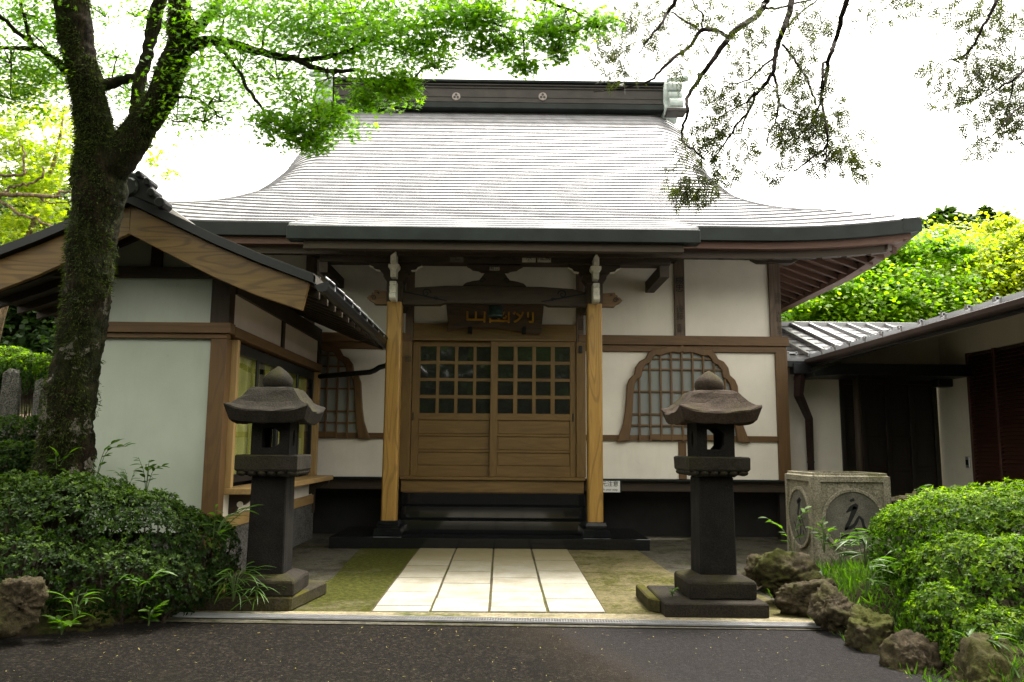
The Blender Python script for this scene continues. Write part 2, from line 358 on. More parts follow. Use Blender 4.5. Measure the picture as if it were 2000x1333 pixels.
# stone path: four rows of slabs between dark joints
path = sheet('stone_path', [(-1.235, 7.68), (.99, 7.72), (1.0, 12.35), (-1.265, 12.35)], .004, M['joint'])
def path_x(i, y): k = (y-7.7)/4.6; a = -1.22-.035*k; b = .985+.01*k; return a + (b-a)*i/4
joints = [[7.70, 7.97, 8.72, 9.63, 10.55, 11.45, 12.34], [7.71, 8.36, 9.26, 10.1, 11.02, 11.7, 12.34], [7.71, 7.95, 8.76, 9.66, 10.6, 11.5, 12.34], [7.73, 8.37, 9.3, 10.2, 11.1, 11.75, 12.34]]
def jx(): return random.uniform(.009, .017)
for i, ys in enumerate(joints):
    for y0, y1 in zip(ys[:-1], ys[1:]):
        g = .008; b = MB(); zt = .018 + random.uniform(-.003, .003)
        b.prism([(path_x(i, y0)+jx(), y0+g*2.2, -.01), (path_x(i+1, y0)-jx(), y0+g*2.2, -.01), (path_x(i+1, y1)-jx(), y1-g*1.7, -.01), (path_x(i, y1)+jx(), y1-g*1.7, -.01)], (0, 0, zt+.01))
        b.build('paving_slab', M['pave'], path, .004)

# ================================================================== TEMPLE HALL
XC = -.17; YW = 13.9
hall = thing('temple_hall', 'white-walled wooden temple hall with sweeping metal roof and central porch', 'temple', (XC, 13.9, 0))
# --- walls
Z_SILL, Z_TOP = 1.01, 5.25
def hx(px, py=800, Y=YW): return at(px, py, Y).x
XR = 4.97; XL = 2*XC - XR
# plaster panels (front)
zn0, zn1 = 3.28, 3.50      # head rail
def panel(x0, x1, z0, z1, m='plaster', y=YW+.03): return box('plaster_panel', x0, x1, y, y+.08, z0, z1, M[m], hall, .002)
xd0, xd1 = -1.60, 1.27
for sgn in (1, -1):
    def X(a, b): return (a, b) if sgn > 0 else (2*XC-b, 2*XC-a)
    xi = 1.45
    x_mid0, x_mid1 = hx(1317, 580), hx(1337, 580)
    for a, b in ((xi, x_mid0), (x_mid1, 4.72)): panel(*X(a, b), zn1, Z_TOP)
    panel(*X(xi, 4.77), 1.758, zn0-.06); panel(*X(xi, hx(1326, 900)), Z_SILL, 1.66); panel(*X(hx(1341, 900), 4.77), Z_SILL, 1.66)
    a, b = X(4.77, 4.975); box('post', a, b, YW-.03, YW+.2, Z_SILL-.02, zn0, W_BEAM, hall)
    a, b = X(4.70, 4.90); box('post', a, b, YW-.02, YW+.2, zn1, Z_TOP, W_GREY, hall)
    a, b = X(x_mid0, x_mid1); box('post', a, b, YW-.02, YW+.16, zn1, Z_TOP, W_GREY, hall)
    a, b = X(hx(1326, 900), hx(1341, 900)); box('post', a, b, YW-.005, YW+.15, Z_SILL, 1.66, W_BEAM, hall)
    a, b = X(1.30, 5.0); box('head_rail', a, b, YW-.075, YW+.1, 3.335, zn1, W_BEAM, hall); box('head_rail', a, b-.04 if sgn > 0 else b, YW-.03, YW+.1, zn0-.06+.002, 3.333, W_BEAM, hall)
    a, b = X(1.42, 4.77); box('middle_rail', a, b, YW-.012, YW+.1, 1.662, 1.76, W_BEAM, hall)
    a, b = X(1.40, 5.02); box('drip_board', a, b, YW-.11, YW+.1, Z_SILL-.035, Z_SILL-.005, M['copper_dark'], hall); box('floor_beam', a, b, YW-.02, YW+.2, .80, Z_SILL-.037, W_OLD, hall)
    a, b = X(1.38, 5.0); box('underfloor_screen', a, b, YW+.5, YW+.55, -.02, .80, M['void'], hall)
    for q in (1.5, 3.3, 4.8): a, b = X(q, q+.16); box('floor_post', a, b, YW+.1, YW+.26, -.02, .80, W_DARK, hall)
# side and rear walls
for sgn in (1, -1):
    x0 = XC + sgn*5.12
    box('plaster_panel', x0-.06, x0, YW+.21, 23.9, Z_SILL, 5.6, M['plaster'], hall)
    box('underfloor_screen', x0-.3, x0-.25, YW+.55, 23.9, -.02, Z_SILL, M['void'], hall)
    box('head_rail', x0-.05, x0+.03, YW+.21, 23.9, 3.3, 3.48, W_BEAM, hall)
box('plaster_panel', XC-5.12, XC+5.12, 23.9, 24.0, 0, 5.6, M['plaster'], hall)
panel(-1.62, 1.28, 3.68, Z_TOP)                 # above the door lintel
for a, b in ((-1.79, -1.74), (1.405, 1.45)): panel(a, b, Z_SILL, 3.25)
# --- bell-shaped windows
def zpt(x, y): return (1160+.24*x, 640+.24*y)
outer = [(715,140),(690,160),(650,158),(590,158),(535,175),(480,178),(440,205),(415,255),(370,275),(335,325),(325,385),(285,420),(265,470),(260,560),(250,680),(235,780),(205,870),(180,930)]
inner = [(715,200),(690,212),(640,205),(600,212),(570,222),(540,232),(500,228),(475,250),(460,285),(420,305),(392,345),(382,405),(350,425),(330,460),(318,540),(312,650),(306,760),(280,925)]
def win_pts(L, xc):
    c = at(*zpt(715, 500), YW).x; h = [(at(*zpt(x, y), YW).x - c, at(*zpt(x, y), YW).z) for x, y in L]
    full = h + [(-x, z) for x, z in h[1:]][::1]
    left = [(x, z) for x, z in h[::-1]]; right = [(-x, z) for x, z in h[1:]]
    return [(xc+x, z) for x, z in left+right]
for xc, side in ((at(*zpt(715, 500), YW).x, 1), (2*XC - at(*zpt(715, 500), YW).x, -1)):
    o, i = win_pts(outer, xc), win_pts(inner, xc)
    zb = i[0][1]
    win = MB(); win.prism([(x, YW-.005, z) for x, z in i], (0, .03, 0)); win = win.build('window', M['glass_pale'], hall)
    fr = MB(); fr.strip([(x, YW-.07, z) for x, z in o], [(x, YW-.07, z) for x, z in i], (0, .085, 0)); fr.build('window_frame', W_BEAM['z'], win, .012)
    xs_i = [p[0] for p in i]
    def top_at(x):
        zs = []
        for (xa, za), (xb, zbb) in zip(i[:-1], i[1:]):
            if min(xa, xb)-1e-6 <= x <= max(xa, xb)+1e-6 and abs(xb-xa) > 1e-6: zs.append(za+(zbb-za)*(x-xa)/(xb-xa))
        return max(zs) if zs else zb
    dx = at(*zpt(803, 500), YW).x - at(*zpt(715, 500), YW).x
    for k in range(-4, 5):
        x = xc + k*dx*.99; zt = top_at(x) + .02
        if zt - zb > .2: box('lattice_bar', x-.016, x+.016, YW-.055, YW-.02, zb-.0, zt, W_BEAM, win, .002)
    for zy in (258, 345, 525, 708, 800):
        z = at(*zpt(715, zy), YW).z; hw = max([abs(p[0]-xc) for p in i if p[1] >= z-.02] + [.1])
        # width of the opening at this height
        cand = [abs(p[0]-xc) for p, q in zip(i[:-1], i[1:]) if (p[1]-z)*(q[1]-z) <= 0]
        hw = (max(cand) if cand else hw) + .02
        box('lattice_bar', xc-hw, xc+hw, YW-.042, YW-.012, z-.014, z+.014, W_BEAM, win, .002)
    za, zbz = at(*zpt(715, 872), YW).z, at(*zpt(715, 918), YW).z
    box('window_sill', xc-.56, xc+.56, YW-.05, YW-.008, zbz, za, W_BEAM, win, .004)
# --- doors
for x0, x1 in ((-1.80, -1.61), (1.255, 1.42)): box('door_post', x0, x1, YW-.10, YW+.12, 1.03, 3.36, W_DOOR, hall, .008)
for x0, x1 in ((-1.74, -1.60), (1.265, 1.39)): box('door_post', x0, x1, YW-.06, YW+.12, 3.362, Z_TOP, W_GREY, hall, .006)
box('door_lintel', -1.60, 1.262, YW-.05, YW+.12, 3.42, 3.68, W_DOOR, hall, .006)
box('door_lintel', -1.602, 1.25, YW-.09, YW+.12, 3.375, 3.418, W_DOOR, hall, .004)
box('door_sill', -1.76, 1.40, YW-.17, YW+.12, .975, 1.028, W_DOOR, hall, .006)
box('door_sill', -1.74, 1.38, YW-.12, YW+.12, .765, .973, W_DOOR, hall, .006)
def door_leaf(x0, x1, yf, cols, rows_z, pan, pan_x, stl, str_):
    """frame with panes (cols x rows_z) over three boards"""
    ld = box('door', x0+.01, x1-.01, yf+.035, yf+.05, 1.035, 3.37, W_DOOR, hall, .001)
    z_mid0, z_mid1 = pan[0][1]+.012, rows_z[-1][0]-.012
    box('stile', x0, stl, yf, yf+.075, 1.03, 3.373, W_DOOR, ld); box('stile', str_, x1, yf, yf+.075, 1.03, 3.373, W_DOOR, ld)
    box('rail', stl, str_, yf+.002, yf+.073, rows_z[0][1]+.01, 3.373, W_DOOR, ld); box('rail', stl, str_, yf+.002, yf+.073, pan[0][1]+.02, rows_z[-1][0]-.01, W_DOOR, ld)
    box('rail', stl, str_, yf+.002, yf+.073, 1.03, pan[-1][0]-.02, W_DOOR, ld)
    for (a0, a1), (b0, b1) in zip(pan[:-1], pan[1:]): box('rail', stl, str_, yf+.006, yf+.07, b1+.02, a0-.02, W_DOOR, ld)
    for z0, z1 in pan: box('panel', pan_x[0], pan_x[1], yf+.02, yf+.034, z0-.012, z1+.012, W_DOOR, ld, .006)
    for (z0, z1) in rows_z:
        for (c0, c1) in cols: box('pane', c0-.006, c1+.006, yf+.022, yf+.032, z0-.006, z1+.006, M['glass'], ld, 0)
    for (a0, a1), (b0, b1) in zip(cols[:-1], cols[1:]): box('muntin', a1, b0, yf+.004, yf+.04, rows_z[-1][0]-.008, rows_z[0][1]+.008, W_DOOR, ld, .003)
    for (a0, a1), (b0, b1) in zip(rows_z[:-1], rows_z[1:]): box('muntin', stl, str_, yf+.008, yf+.038, b1, a0, W_DOOR, ld, .003)
    return ld
zr = [(at(965, b, YW).z, at(965, a, YW).z) for a, b in ((679, 706), (712.5, 739.5), (745.5, 772.5), (779.5, 807))]
zp = [(at(965, b, YW).z, at(965, a, YW).z) for a, b in ((823.5, 846), (855, 877), (886.5, 908))]
cl = [(hx(a), hx(b)) for a, b in ((820, 850), (856.5, 886.5), (893, 923), (929, 959))]
cr = [(hx(a), hx(b)) for a, b in ((973, 1002), (1010, 1039), (1046, 1075), (1083, 1111))]
dl = door_leaf(-1.60, -.20, YW+.02, cl, zr, zp, (hx(818), hx(956)), hx(817.5), hx(960))
dr = door_leaf(-.235, 1.252, YW-.06, cr, zr, zp, (hx(974), hx(1112)), hx(971), hx(1113))
box('handle_plate', -1.585, -1.565, YW+.012, YW+.02, 1.98, 2.12, M['pit'], dl, 0)
box('handle_plate', 1.19, 1.21, YW-.068, YW-.06, 1.98, 2.12, M['pit'], dr, 0)
box('door_latch', 1.30, 1.36, YW-.13, YW-.10, 3.17, 3.30, M['gutter'], hall, .004)
# --- granite steps
def slab_step(x0, x1, y0, y1, z0, z1): box('granite_step', x0, x1, y0, y1, z0, z1, M['granite_black'], hall, .006)
slab_step(-2.62, 2.235, 12.35, 13.98, -.02, .165)
slab_step(-1.66, 1.36, 12.98, 13.98, .165, .365); slab_step(-1.66, 1.36, 13.28, 13.98, .365, .565); slab_step(-1.70, 1.38, 13.56, 13.98, .565, .765)
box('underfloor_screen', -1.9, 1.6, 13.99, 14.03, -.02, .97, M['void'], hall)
# --- porch pillars
for xp, nm in ((-1.775, 'l'), (1.45, 'r')):
    hw = .118
    pb = MB(); c = .022
    pts = [(xp-hw+c, 12.63), (xp+hw-c, 12.63), (xp+hw, 12.63+c), (xp+hw, 12.63+2*hw-c), (xp+hw-c, 12.63+2*hw), (xp-hw+c, 12.63+2*hw), (xp-hw, 12.63+2*hw-c), (xp-hw, 12.63+c)]
    pb.prism([(x, y, .39) for x, y in pts], (0, 0, 3.45)); pil = pb.build('pillar', W_GOLD['z'], hall)
    yc = 12.63+hw
    for s0, s1, z0, z1, m in ((.22, .20, .165, .285, 'base_granite'), (.165, .175, .285, .33, 'granite_black'), (.175, .15, .33, .392, 'granite_black')):
        q = MB(); q.add([(xp+a*s0, yc+b*s0, z0) for a, b in ((-1,-1),(1,-1),(1,1),(-1,1))] + [(xp+a*s1, yc+b*s1, z1) for a, b in ((-1,-1),(1,-1),(1,1),(-1,1))], [(3,2,1,0),(4,5,6,7),(0,1,5,4),(1,2,6,5),(2,3,7,6),(3,0,4,7)])
        q.build('plinth', M['granite_black'] if m == 'granite_black' else M['granite_black'], pil, .008)
# --- porch beams and brackets
YP = 12.63
def spiral(b, c, r0, turns, w, y, flip=1, n=26):
    A, B = [], []
    for k in range(n):
        g = 2*math.pi*turns*k/(n-1); r = r0*(1-k/(n-1)*.85); ww = w*(1-.5*k/(n-1))
        A.append((c[0]+flip*(r+ww)*math.cos(g), y, c[1]+(r+ww)*math.sin(g))); B.append((c[0]+flip*(r-ww)*math.cos(g), y, c[1]+(r-ww)*math.sin(g)))
    b.strip(A, B, (0, .01, 0))
bp = [(-1.66, 3.80), (-1.05, 3.80), (-.98, 3.83), (.64, 3.83), (.71, 3.80), (1.34, 3.80), (1.34, 4.02), (1.1, 4.085), (.6, 4.115), (-.17, 4.12), (-.95, 4.115), (-1.43, 4.085), (-1.66, 4.02)]
rb = MB(); rb.prism([(x, YP+.04, z) for x, z in bp], (0, .16, 0)); beam = rb.build('rainbow_beam', W_OLD['x'], hall, .008)
for s in (-1, 1):
    sp = MB(); cx = XC + s*1.10; spiral(sp, (cx, 3.99), .075, 1.4, .012, YP+.032, -s); spiral(sp, (cx - s*.16+0*s, 3.90), .035, 1.1, .010, YP+.032, s)
    A = [(XC+s*(1.48-.09*k), YP+.032, 4.02-.018*k) for k in range(9)]; B = [(p[0], p[1], p[2]-.02) for p in A]; sp.strip(A, B, (0, .01, 0))
    sp.build('carved_scroll', M['pit'], beam)
    # carved beam nose outside the pillar
    xo = -1.775 if s < 0 else 1.45
    prof = [(.11, 3.80), (.33, 3.80), (.34, 3.83), (.42, 3.87), (.46, 3.91), (.41, 3.955), (.385, 3.96), (.375, 3.99), (.345, 4.0), (.335, 4.035), (.25, 4.03), (.11, 4.02)]
    nb = MB(); nb.prism([(xo+s*x, YP+.06, z) for x, z in prof], (0, .12, 0)); nose = nb.build('beam_nose', W_BEAM['x'], hall, .006)
    sp = MB(); spiral(sp, (xo+s*.345, 3.91), .045, 1.6, .007, YP+.052, s); spiral(sp, (xo+s*.27, 3.985), .02, 1., .006, YP+.052, s); sp.build('carved_scroll', M['pit'], nose)
    # white-tipped carved nose toward the path, stepped
    prof = [(12.63, 4.13), (12.40, 4.13), (12.385, 4.08), (12.41, 4.06), (12.37, 4.04), (12.385, 3.98), (12.40, 3.95), (12.36, 3.92), (12.37, 3.86), (12.42, 3.83), (12.63, 3.83)]
    nb = MB(); nb.prism([(xo-.05, y, z) for y, z in prof], (.10, 0, 0)); nose = nb.build('bracket_nose', M['whitepaint'], hall, .004)
    # bracket: bearing block, two curved arms, small blocks
    bb = MB(); bb.prism([(xo-.13, YP-.01, 4.16), (xo+.13, YP-.01, 4.16), (xo+.19, YP-.01, 4.25), (xo+.19, YP-.01, 4.33), (xo-.19, YP-.01, 4.33), (xo-.19, YP-.01, 4.25)], (0, .26, 0)); br = bb.build('bracket_block', W_OLD['x'], hall, .006)
    box('pillar_cap', xo-.13, xo+.13, YP-.005, YP+.245, 3.842, 4.158, W_OLD, hall)
    arm = [(-.42, 4.46), (-.42, 4.42), (-.36, 4.40), (-.33, 4.36), (-.25, 4.345), (-.22, 4.30), (-.10, 4.28), (.10, 4.28), (.22, 4.30), (.25, 4.345), (.33, 4.36), (.36, 4.40), (.42, 4.42), (.42, 4.46)]
    ab = MB(); ab.prism([(xo+x, YP+.03, z+.02) for x, z in arm], (0, .18, 0)); ab.build('bracket_arm', W_OLD['x'], hall, .004)
    ed = MB()
    for q in (1, -1):
        A = [(xo+q*x, YP+.026, z) for x, z in ((.43, 4.44), (.365, 4.415), (.335, 4.375), (.255, 4.36))]
        ed.strip(A, [(x, y, z-.012) for x, y, z in A], (0, .1, 0))
    ed.build('painted_edge', M['whitepaint'], br)
    fw = MB(); fw.prism([(xo-.045, 12.42, 4.20), (xo+.045, 12.42, 4.20), (xo+.05, 12.42, 4.32), (xo+.085, 12.42, 4.36), (xo+.085, 12.42, 4.41), (xo-.085, 12.42, 4.41), (xo-.085, 12.42, 4.36), (xo-.05, 12.42, 4.32)], (0, .2, 0)); fw.build('bracket_nose', M['whitepaint'], hall, .004)
    fw = MB(); fw.prism([(xo-.045, 12.36, 4.412), (xo+.045, 12.36, 4.412), (xo+.045, 12.36, 4.53), (xo+(.02 if s < 0 else -.02)+.02, 12.36, 4.60), (xo-.045, 12.36, 4.53)], (0, .25, 0)); fw.build('bracket_nose', M['whitepaint'], hall, .004)
# frog-leg strut on the beam centre
fl = [(-.52, 4.12), (-.47, 4.17), (-.36, 4.20), (-.24, 4.22), (-.2, 4.28), (-.16, 4.34), (-.1, 4.36), (.1, 4.36), (.16, 4.34), (.2, 4.28), (.24, 4.22), (.36, 4.20), (.47, 4.17), (.52, 4.12)]
fb = MB(); fb.prism([(XC+x, YP+.06, z+.002) for x, z in fl], (0, .1, 0)); fr_ = fb.build('frog_leg_strut', W_OLD['x'], hall, .008)
sp = MB(); spiral(sp, (XC-.2, 4.21), .05, 1.3, .008, YP+.054, 1); spiral(sp, (XC+.2, 4.21), .05, 1.3, .008, YP+.054, -1); sp.build('carved_scroll', M['pit'], fr_)
cb = [(-.46, 4.46), (-.40, 4.43), (-.36, 4.40), (-.26, 4.385), (-.22, 4.36), (.22, 4.36), (.26, 4.385), (.36, 4.40), (.40, 4.43), (.46, 4.46)]
ab = MB(); ab.prism([(XC+x, YP+.03, z+.004) for x, z in cb], (0, .18, 0)); ab.build('bracket_arm', W_OLD['x'], hall, .004)
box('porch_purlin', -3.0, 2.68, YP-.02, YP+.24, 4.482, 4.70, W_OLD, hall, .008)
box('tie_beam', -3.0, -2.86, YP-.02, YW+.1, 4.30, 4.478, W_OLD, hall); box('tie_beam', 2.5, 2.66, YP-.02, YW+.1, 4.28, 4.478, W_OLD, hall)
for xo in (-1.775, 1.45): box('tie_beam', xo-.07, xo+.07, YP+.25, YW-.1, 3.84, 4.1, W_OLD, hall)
# wall-top beam with stepped brackets
box('wall_plate', XC-5.3, XC+5.3, YW-.10, YW+.16, 4.93, 5.14, W_OLD, hall, .008)
for x in (-5.0, -3.05, 2.72, 4.8):
    q = MB(); q.prism([(x-.42, YW-.09, 4.928), (x-.42, YW-.09, 4.88), (x-.3, YW-.09, 4.82), (x+.3, YW-.09, 4.82), (x+.42, YW-.09, 4.88), (x+.42, YW-.09, 4.928)], (0, .2, 0)); q.build('bracket_arm', W_OLD['x'], hall, .004)
# --- roof surfaces
ZE, ZR, YE, YR = 4.985, 9.75, 12.2, 18.9
def prof(t): return YE + (YR-YE)*t, ZE + (ZR-ZE)*(.72*t + .28*t*t)
WT = [(0, 6.75), (.05, 6.2), (.1, 5.82), (.15, 5.5), (.2, 5.22), (.25, 5.06), (.3, 4.93), (.36, 4.80), (.45, 4.66), (.6, 4.50), (.9, 4.50), (1., 4.45)]
def wt(t):
    for (a, p), (b, q) in zip(WT[:-1], WT[1:]):
        if t <= b: return p + (q-p)*(t-a)/(b-a)
    return WT[-1][1]
def roof_pt(t, u, dz=0, back=False):
    Y, z = prof(t); W_ = wt(t); X = u*W_; edge = W_-abs(X)
    if t < .34:
        k = max(0, 1-edge/2.6)**2; z += .19*k*(1-t/.34) ; 
    if t > .12:
        k = max(0, 1-edge/.75)**2; z -= .34*k*min(1, (t-.12)/.2)
    return (XC+X, 2*YR-Y if back else Y, z+dz)
NU = 44; US = [math.sin(math.pi/2*(-1+2*i/NU)) for i in range(NU+1)]
rsheet = MB()
for back in (False, True):
    b0 = len(rsheet.v); T = [i/24 for i in range(25)]
    for t in T:
        for u in US: rsheet.v.append(roof_pt(t, u, -.05, back))
    for i in range(24):
        for j in range(NU): a = b0+i*(NU+1)+j; rsheet.f.append((a, a+1, a+NU+2, a+NU+1))
roof = rsheet.build('roof', M['roof'], hall)
NC = 36
for k in range(NC):
    t0, t1 = k/NC, min(1, (k+1.25)/NC)
    b = MB(); A = [roof_pt(t0, u, .046) for u in US]; B = [roof_pt(t1, u, .004) for u in US]; Cc = [roof_pt(t0, u, -.02) for u in US]
    Cc = [(x, y+.045, z) for x, y, z in Cc]; Dd = [(x, y+.03, z) for x, y, z in Cc]
    n = NU+1; b.v = A+B+Cc+Dd
    for j in range(NU): b.f += [(j, j+1, n+j+1, n+j), (2*n+j, 2*n+j+1, j+1, j), (3*n+j, 3*n+j+1, 2*n+j+1, 2*n+j)]
    b.f += [(0, n, 2*n), (NU, 2*n+NU, n+NU)]
    b.build('shingle_course', M['roof'], roof)
# side skirts and gables
for s in (-1, 1):
    b = MB(); L = []
    for back in (False, True):
        for i in (range(0, 10) if not back else range(9, -1, -1)): L.append(roof_pt(i/24, s, -.05, back))
    E_ = [(XC+s*6.75, y, ZE+.19*max(0, 1-min(y-YE, 2*YR-YE-y)/2.6)**2-.05) for (_, y, _) in L]
    n = len(L); b.v = [(x, y, z) for x, y, z in L] + E_
    for j in range(n-1): b.f.append((j, j+1, n+j+1, n+j))
    b.build('side_roof', M['roof'], roof)
    g = MB(); g.add([(XC+s*4.2, prof(t)[0], prof(t)[1]-.3) for t in (.36, .6, .8, 1)] + [(XC+s*4.2, 2*YR-prof(t)[0], prof(t)[1]-.3) for t in (.8, .6, .36)], [tuple(range(7))]); g.build('gable_board', W_OLD['y'], roof)
# eave edge: copper fascia, wooden board, rafters
def eave_band(z_of, y, d, x0, x1, h0, h1, name, m, parent, n=30):
    A, B = [], []
    for i in range(n+1):
        x = x0+(x1-x0)*i/n; z = z_of(x); A.append((x, y, z-h0)); B.append((x, y, z-h1))
    b = MB(); b.strip(A, B, (0, d, 0)); return b.build(name, m, parent)
def ez(x): return ZE + .19*max(0, 1-(6.75-abs(x-XC))/2.6)**2
eave_band(ez, YE-.02, .3, XC-6.75, XC+6.75, -.012, .19, 'eave_fascia', M['copper_dark'], hall)
eave_band(ez, YE+.09, .22, XC-6.5, XC+6.5, .192, .30, 'eave_board', W_RED['x'], hall)
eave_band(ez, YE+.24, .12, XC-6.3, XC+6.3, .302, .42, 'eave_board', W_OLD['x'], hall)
for s in (-1, 1):
    b = MB(); A = [(XC+s*6.755, YE-.023+i*.5, ez(XC+6.75*1)-.19*(1-max(0, 1-i*.5/2.6)**2)+.012) for i in range(27)]; b.strip(A, [(x, y, z-.2) for x, y, z in A], (-s*.3, 0, 0)); b.build('eave_fascia', M['copper_dark'], hall)
    b = MB(); A = [(x-s*.12, y+.12, z-.205) for x, y, z in A]; b.strip(A, [(x, y, z-.11) for x, y, z in A], (-s*.2, 0, 0)); b.build('eave_board', W_RED['y'], hall)
    so_ = MB(); so_.add([(XC+s*5.1, 13.9, 5.42), (XC+s*6.6, 12.4, 4.86), (XC+s*6.6, 25.4, 4.86), (XC+s*5.1, 25.4, 5.42)], [(0, 1, 2, 3)]); so_.build('soffit', W_RED['y'], hall)
    for k in range(26):
        y = YE+.35+k*.42; ra = MB()
        xi = XC+s*(5.05 if k > 3 else 5.05+.35*(4-k)); zi = 5.34-(abs(xi-XC)-5.05)*.36
        ra.prism([(xi, y, zi), (XC+s*6.52, y, 4.80), (XC+s*6.52, y, 4.70), (xi, y, zi-.10)], (0, .075, 0)); ra.build('rafter', W_RED['x'], hall)
    hb = MB(); tip = ez(XC+6.6)
    hb.prism([(XC+s*6.30, YE+.20, tip-.42), (XC+s*6.42, YE+.30, tip-.42), (XC+s*5.1, YW+.2, 4.92), (XC+s*4.98, YW+.1, 4.92)], (0, 0, .15)); hb.build('hip_rafter', W_OLD['x'], hall, .004)
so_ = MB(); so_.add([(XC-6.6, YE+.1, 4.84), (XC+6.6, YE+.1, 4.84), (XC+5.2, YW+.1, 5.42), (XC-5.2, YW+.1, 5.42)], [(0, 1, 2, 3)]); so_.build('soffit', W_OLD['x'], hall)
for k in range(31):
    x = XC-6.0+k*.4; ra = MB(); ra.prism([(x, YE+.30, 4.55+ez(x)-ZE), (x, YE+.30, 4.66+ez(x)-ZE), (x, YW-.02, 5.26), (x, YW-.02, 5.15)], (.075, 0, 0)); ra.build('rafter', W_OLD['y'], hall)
# porch roof
PX0, PX1, PYE, PZ = -3.12, 2.79, 11.18, 4.66
NPR = 6
for k in range(NPR):
    b = MB(); A = []; B = []; Cc = []
    for i in range(25):
        f = i/24; x = PX0+(PX1-PX0)*f; e = min(f, 1-f)*24*.25
        def pt(q, dz):
            y = PYE+q*2.1; z = PZ + .36*(q*2.1) + .03*q
            return (x, y, z+dz + .03*max(0, 1-e/1.2)**2)
        A.append(pt(k/NPR, .028)); B.append(pt((k+1.2)/NPR, .0)); Cc.append(pt(k/NPR, -.01))
    n = 25; b.v = A+B+Cc
    for j in range(24): b.f += [(j, j+1, n+j+1, n+j), (2*n+j, 2*n+j+1, j+1, j)]
    b.build('shingle_course', M['roof'], roof)
b = MB(); b.prism([(PX0, PYE+.0, PZ+.01), (PX0, PYE+2.1, PZ+.78), (PX0, PYE+2.1, PZ+.55), (PX0, PYE, PZ-.18)], (.12, 0, 0)); b.build('porch_verge', M['copper_dark'], hall)
b = MB(); b.prism([(PX1, PYE+.0, PZ+.01), (PX1, PYE+2.1, PZ+.78), (PX1, PYE+2.1, PZ+.55), (PX1, PYE, PZ-.18)], (-.12, 0, 0)); b.build('porch_verge', M['copper_dark'], hall)
box('porch_fascia', PX0-.02, PX1+.02, PYE-.03, PYE+.2, PZ-.185, PZ+.008, M['copper_dark'], hall, .006)
box('eave_board', PX0+.2, PX1-.2, PYE+.08, PYE+.22, PZ-.30, PZ-.187, W_OLD, hall)
so_ = MB(); so_.add([(PX0+.1, PYE+.15, PZ-.2), (PX1-.1, PYE+.15, PZ-.2), (PX1-.1, 12.9, PZ+.38), (PX0+.1, 12.9, PZ+.38)], [(0, 1, 2, 3)]); so_.build('soffit', W_OLD['x'], hall)
for k in range(15):
    x = PX0+.22+k*.385; ra = MB(); ra.prism([(x, PYE+.24, PZ-.31), (x, PYE+.24, PZ-.20), (x, 12.9, PZ+.34), (x, 12.9, PZ+.23)], (.07, 0, 0)); ra.build('rafter', W_OLD['y'], hall)
# --- ridge
rx0, rx1 = -4.26, 3.86
rg = box('ridge', rx0, rx1, YR-.20, YR+.20, 9.82, 10.40, M['ridge_copper'], hall, .01)
for z0, z1, d in ((9.76, 9.90, .30), (9.93, 9.965, .24), (10.07, 10.095, .215), (10.30, 10.335, .235), (10.37, 10.405, .26), (10.44, 10.50, .30)):
    box('ridge_moulding', rx0-.02, rx1+.02, YR-d, YR+d, z0, z1, M['ridge_copper'] if z0 > 9.9 and z0 < 10.4 else M['copper_dark'], rg, .012)
M['crest'] = plain('pale_crest_metal', (.22, .185, .165), .5, .15, 9, .2)
for px in (891, 1060):
    c = at(px, 189, YR-.22); b = MB(); b.disc_y((c.x, YR-.235, c.z), .105, .05); dsc = b.build('crest_disc', M['crest'], rg, .012)
    r_ = MB(); 
    for k in range(3): r_.disc_y((c.x+.045*math.sin(k*2.094), YR-.243, c.z+.045*math.cos(k*2.094)), .03, .012, 12)
    r_.build('crest_relief', M['ridge_copper'], rg)
for s, xe in ((1, rx1), (-1, rx0)):
    oe = MB(); oe.prism([(xe, YR-.34, 9.62), (xe, YR-.40, 9.8), (xe, YR-.27, 10.0), (xe, YR-.30, 10.3), (xe, YR-.2, 10.56), (xe, YR, 10.64), (xe, YR+.2, 10.56), (xe, YR+.3, 10.3), (xe, YR+.27, 10.0), (xe, YR+.4, 9.8), (xe, YR+.34, 9.62)], (s*.12, 0, 0))
    e = oe.build('ridge_end_tile', M['verdigris'], rg, .02)
    for yy, zz, rr in ((-.36, 9.86, .17), (-.30, 10.12, .11), (-.30, 10.36, .12), (.36, 9.86, .17), (.30, 10.12, .11), (.30, 10.36, .12)):
        q = MB(); q.tube([(xe+s*.10, YR+yy, zz), (xe+s*.44, YR+yy, zz)], rr, 16); q.build('ridge_scroll', M['verdigris'], rg, .02)
    q = MB(); q.tube([(xe+s*.14, YR, 10.66), (xe+s*.36, YR, 10.68), (xe+s*.66, YR, 10.74)], [.07, .075, .085], 12); q.build('ridge_finial', M['verdigris'], rg)
    box('ridge_foot', xe+s*.02, xe+s*.5, YR-.62, YR-.2, 9.60, 9.70, M['ridge_copper'], rg, .02)
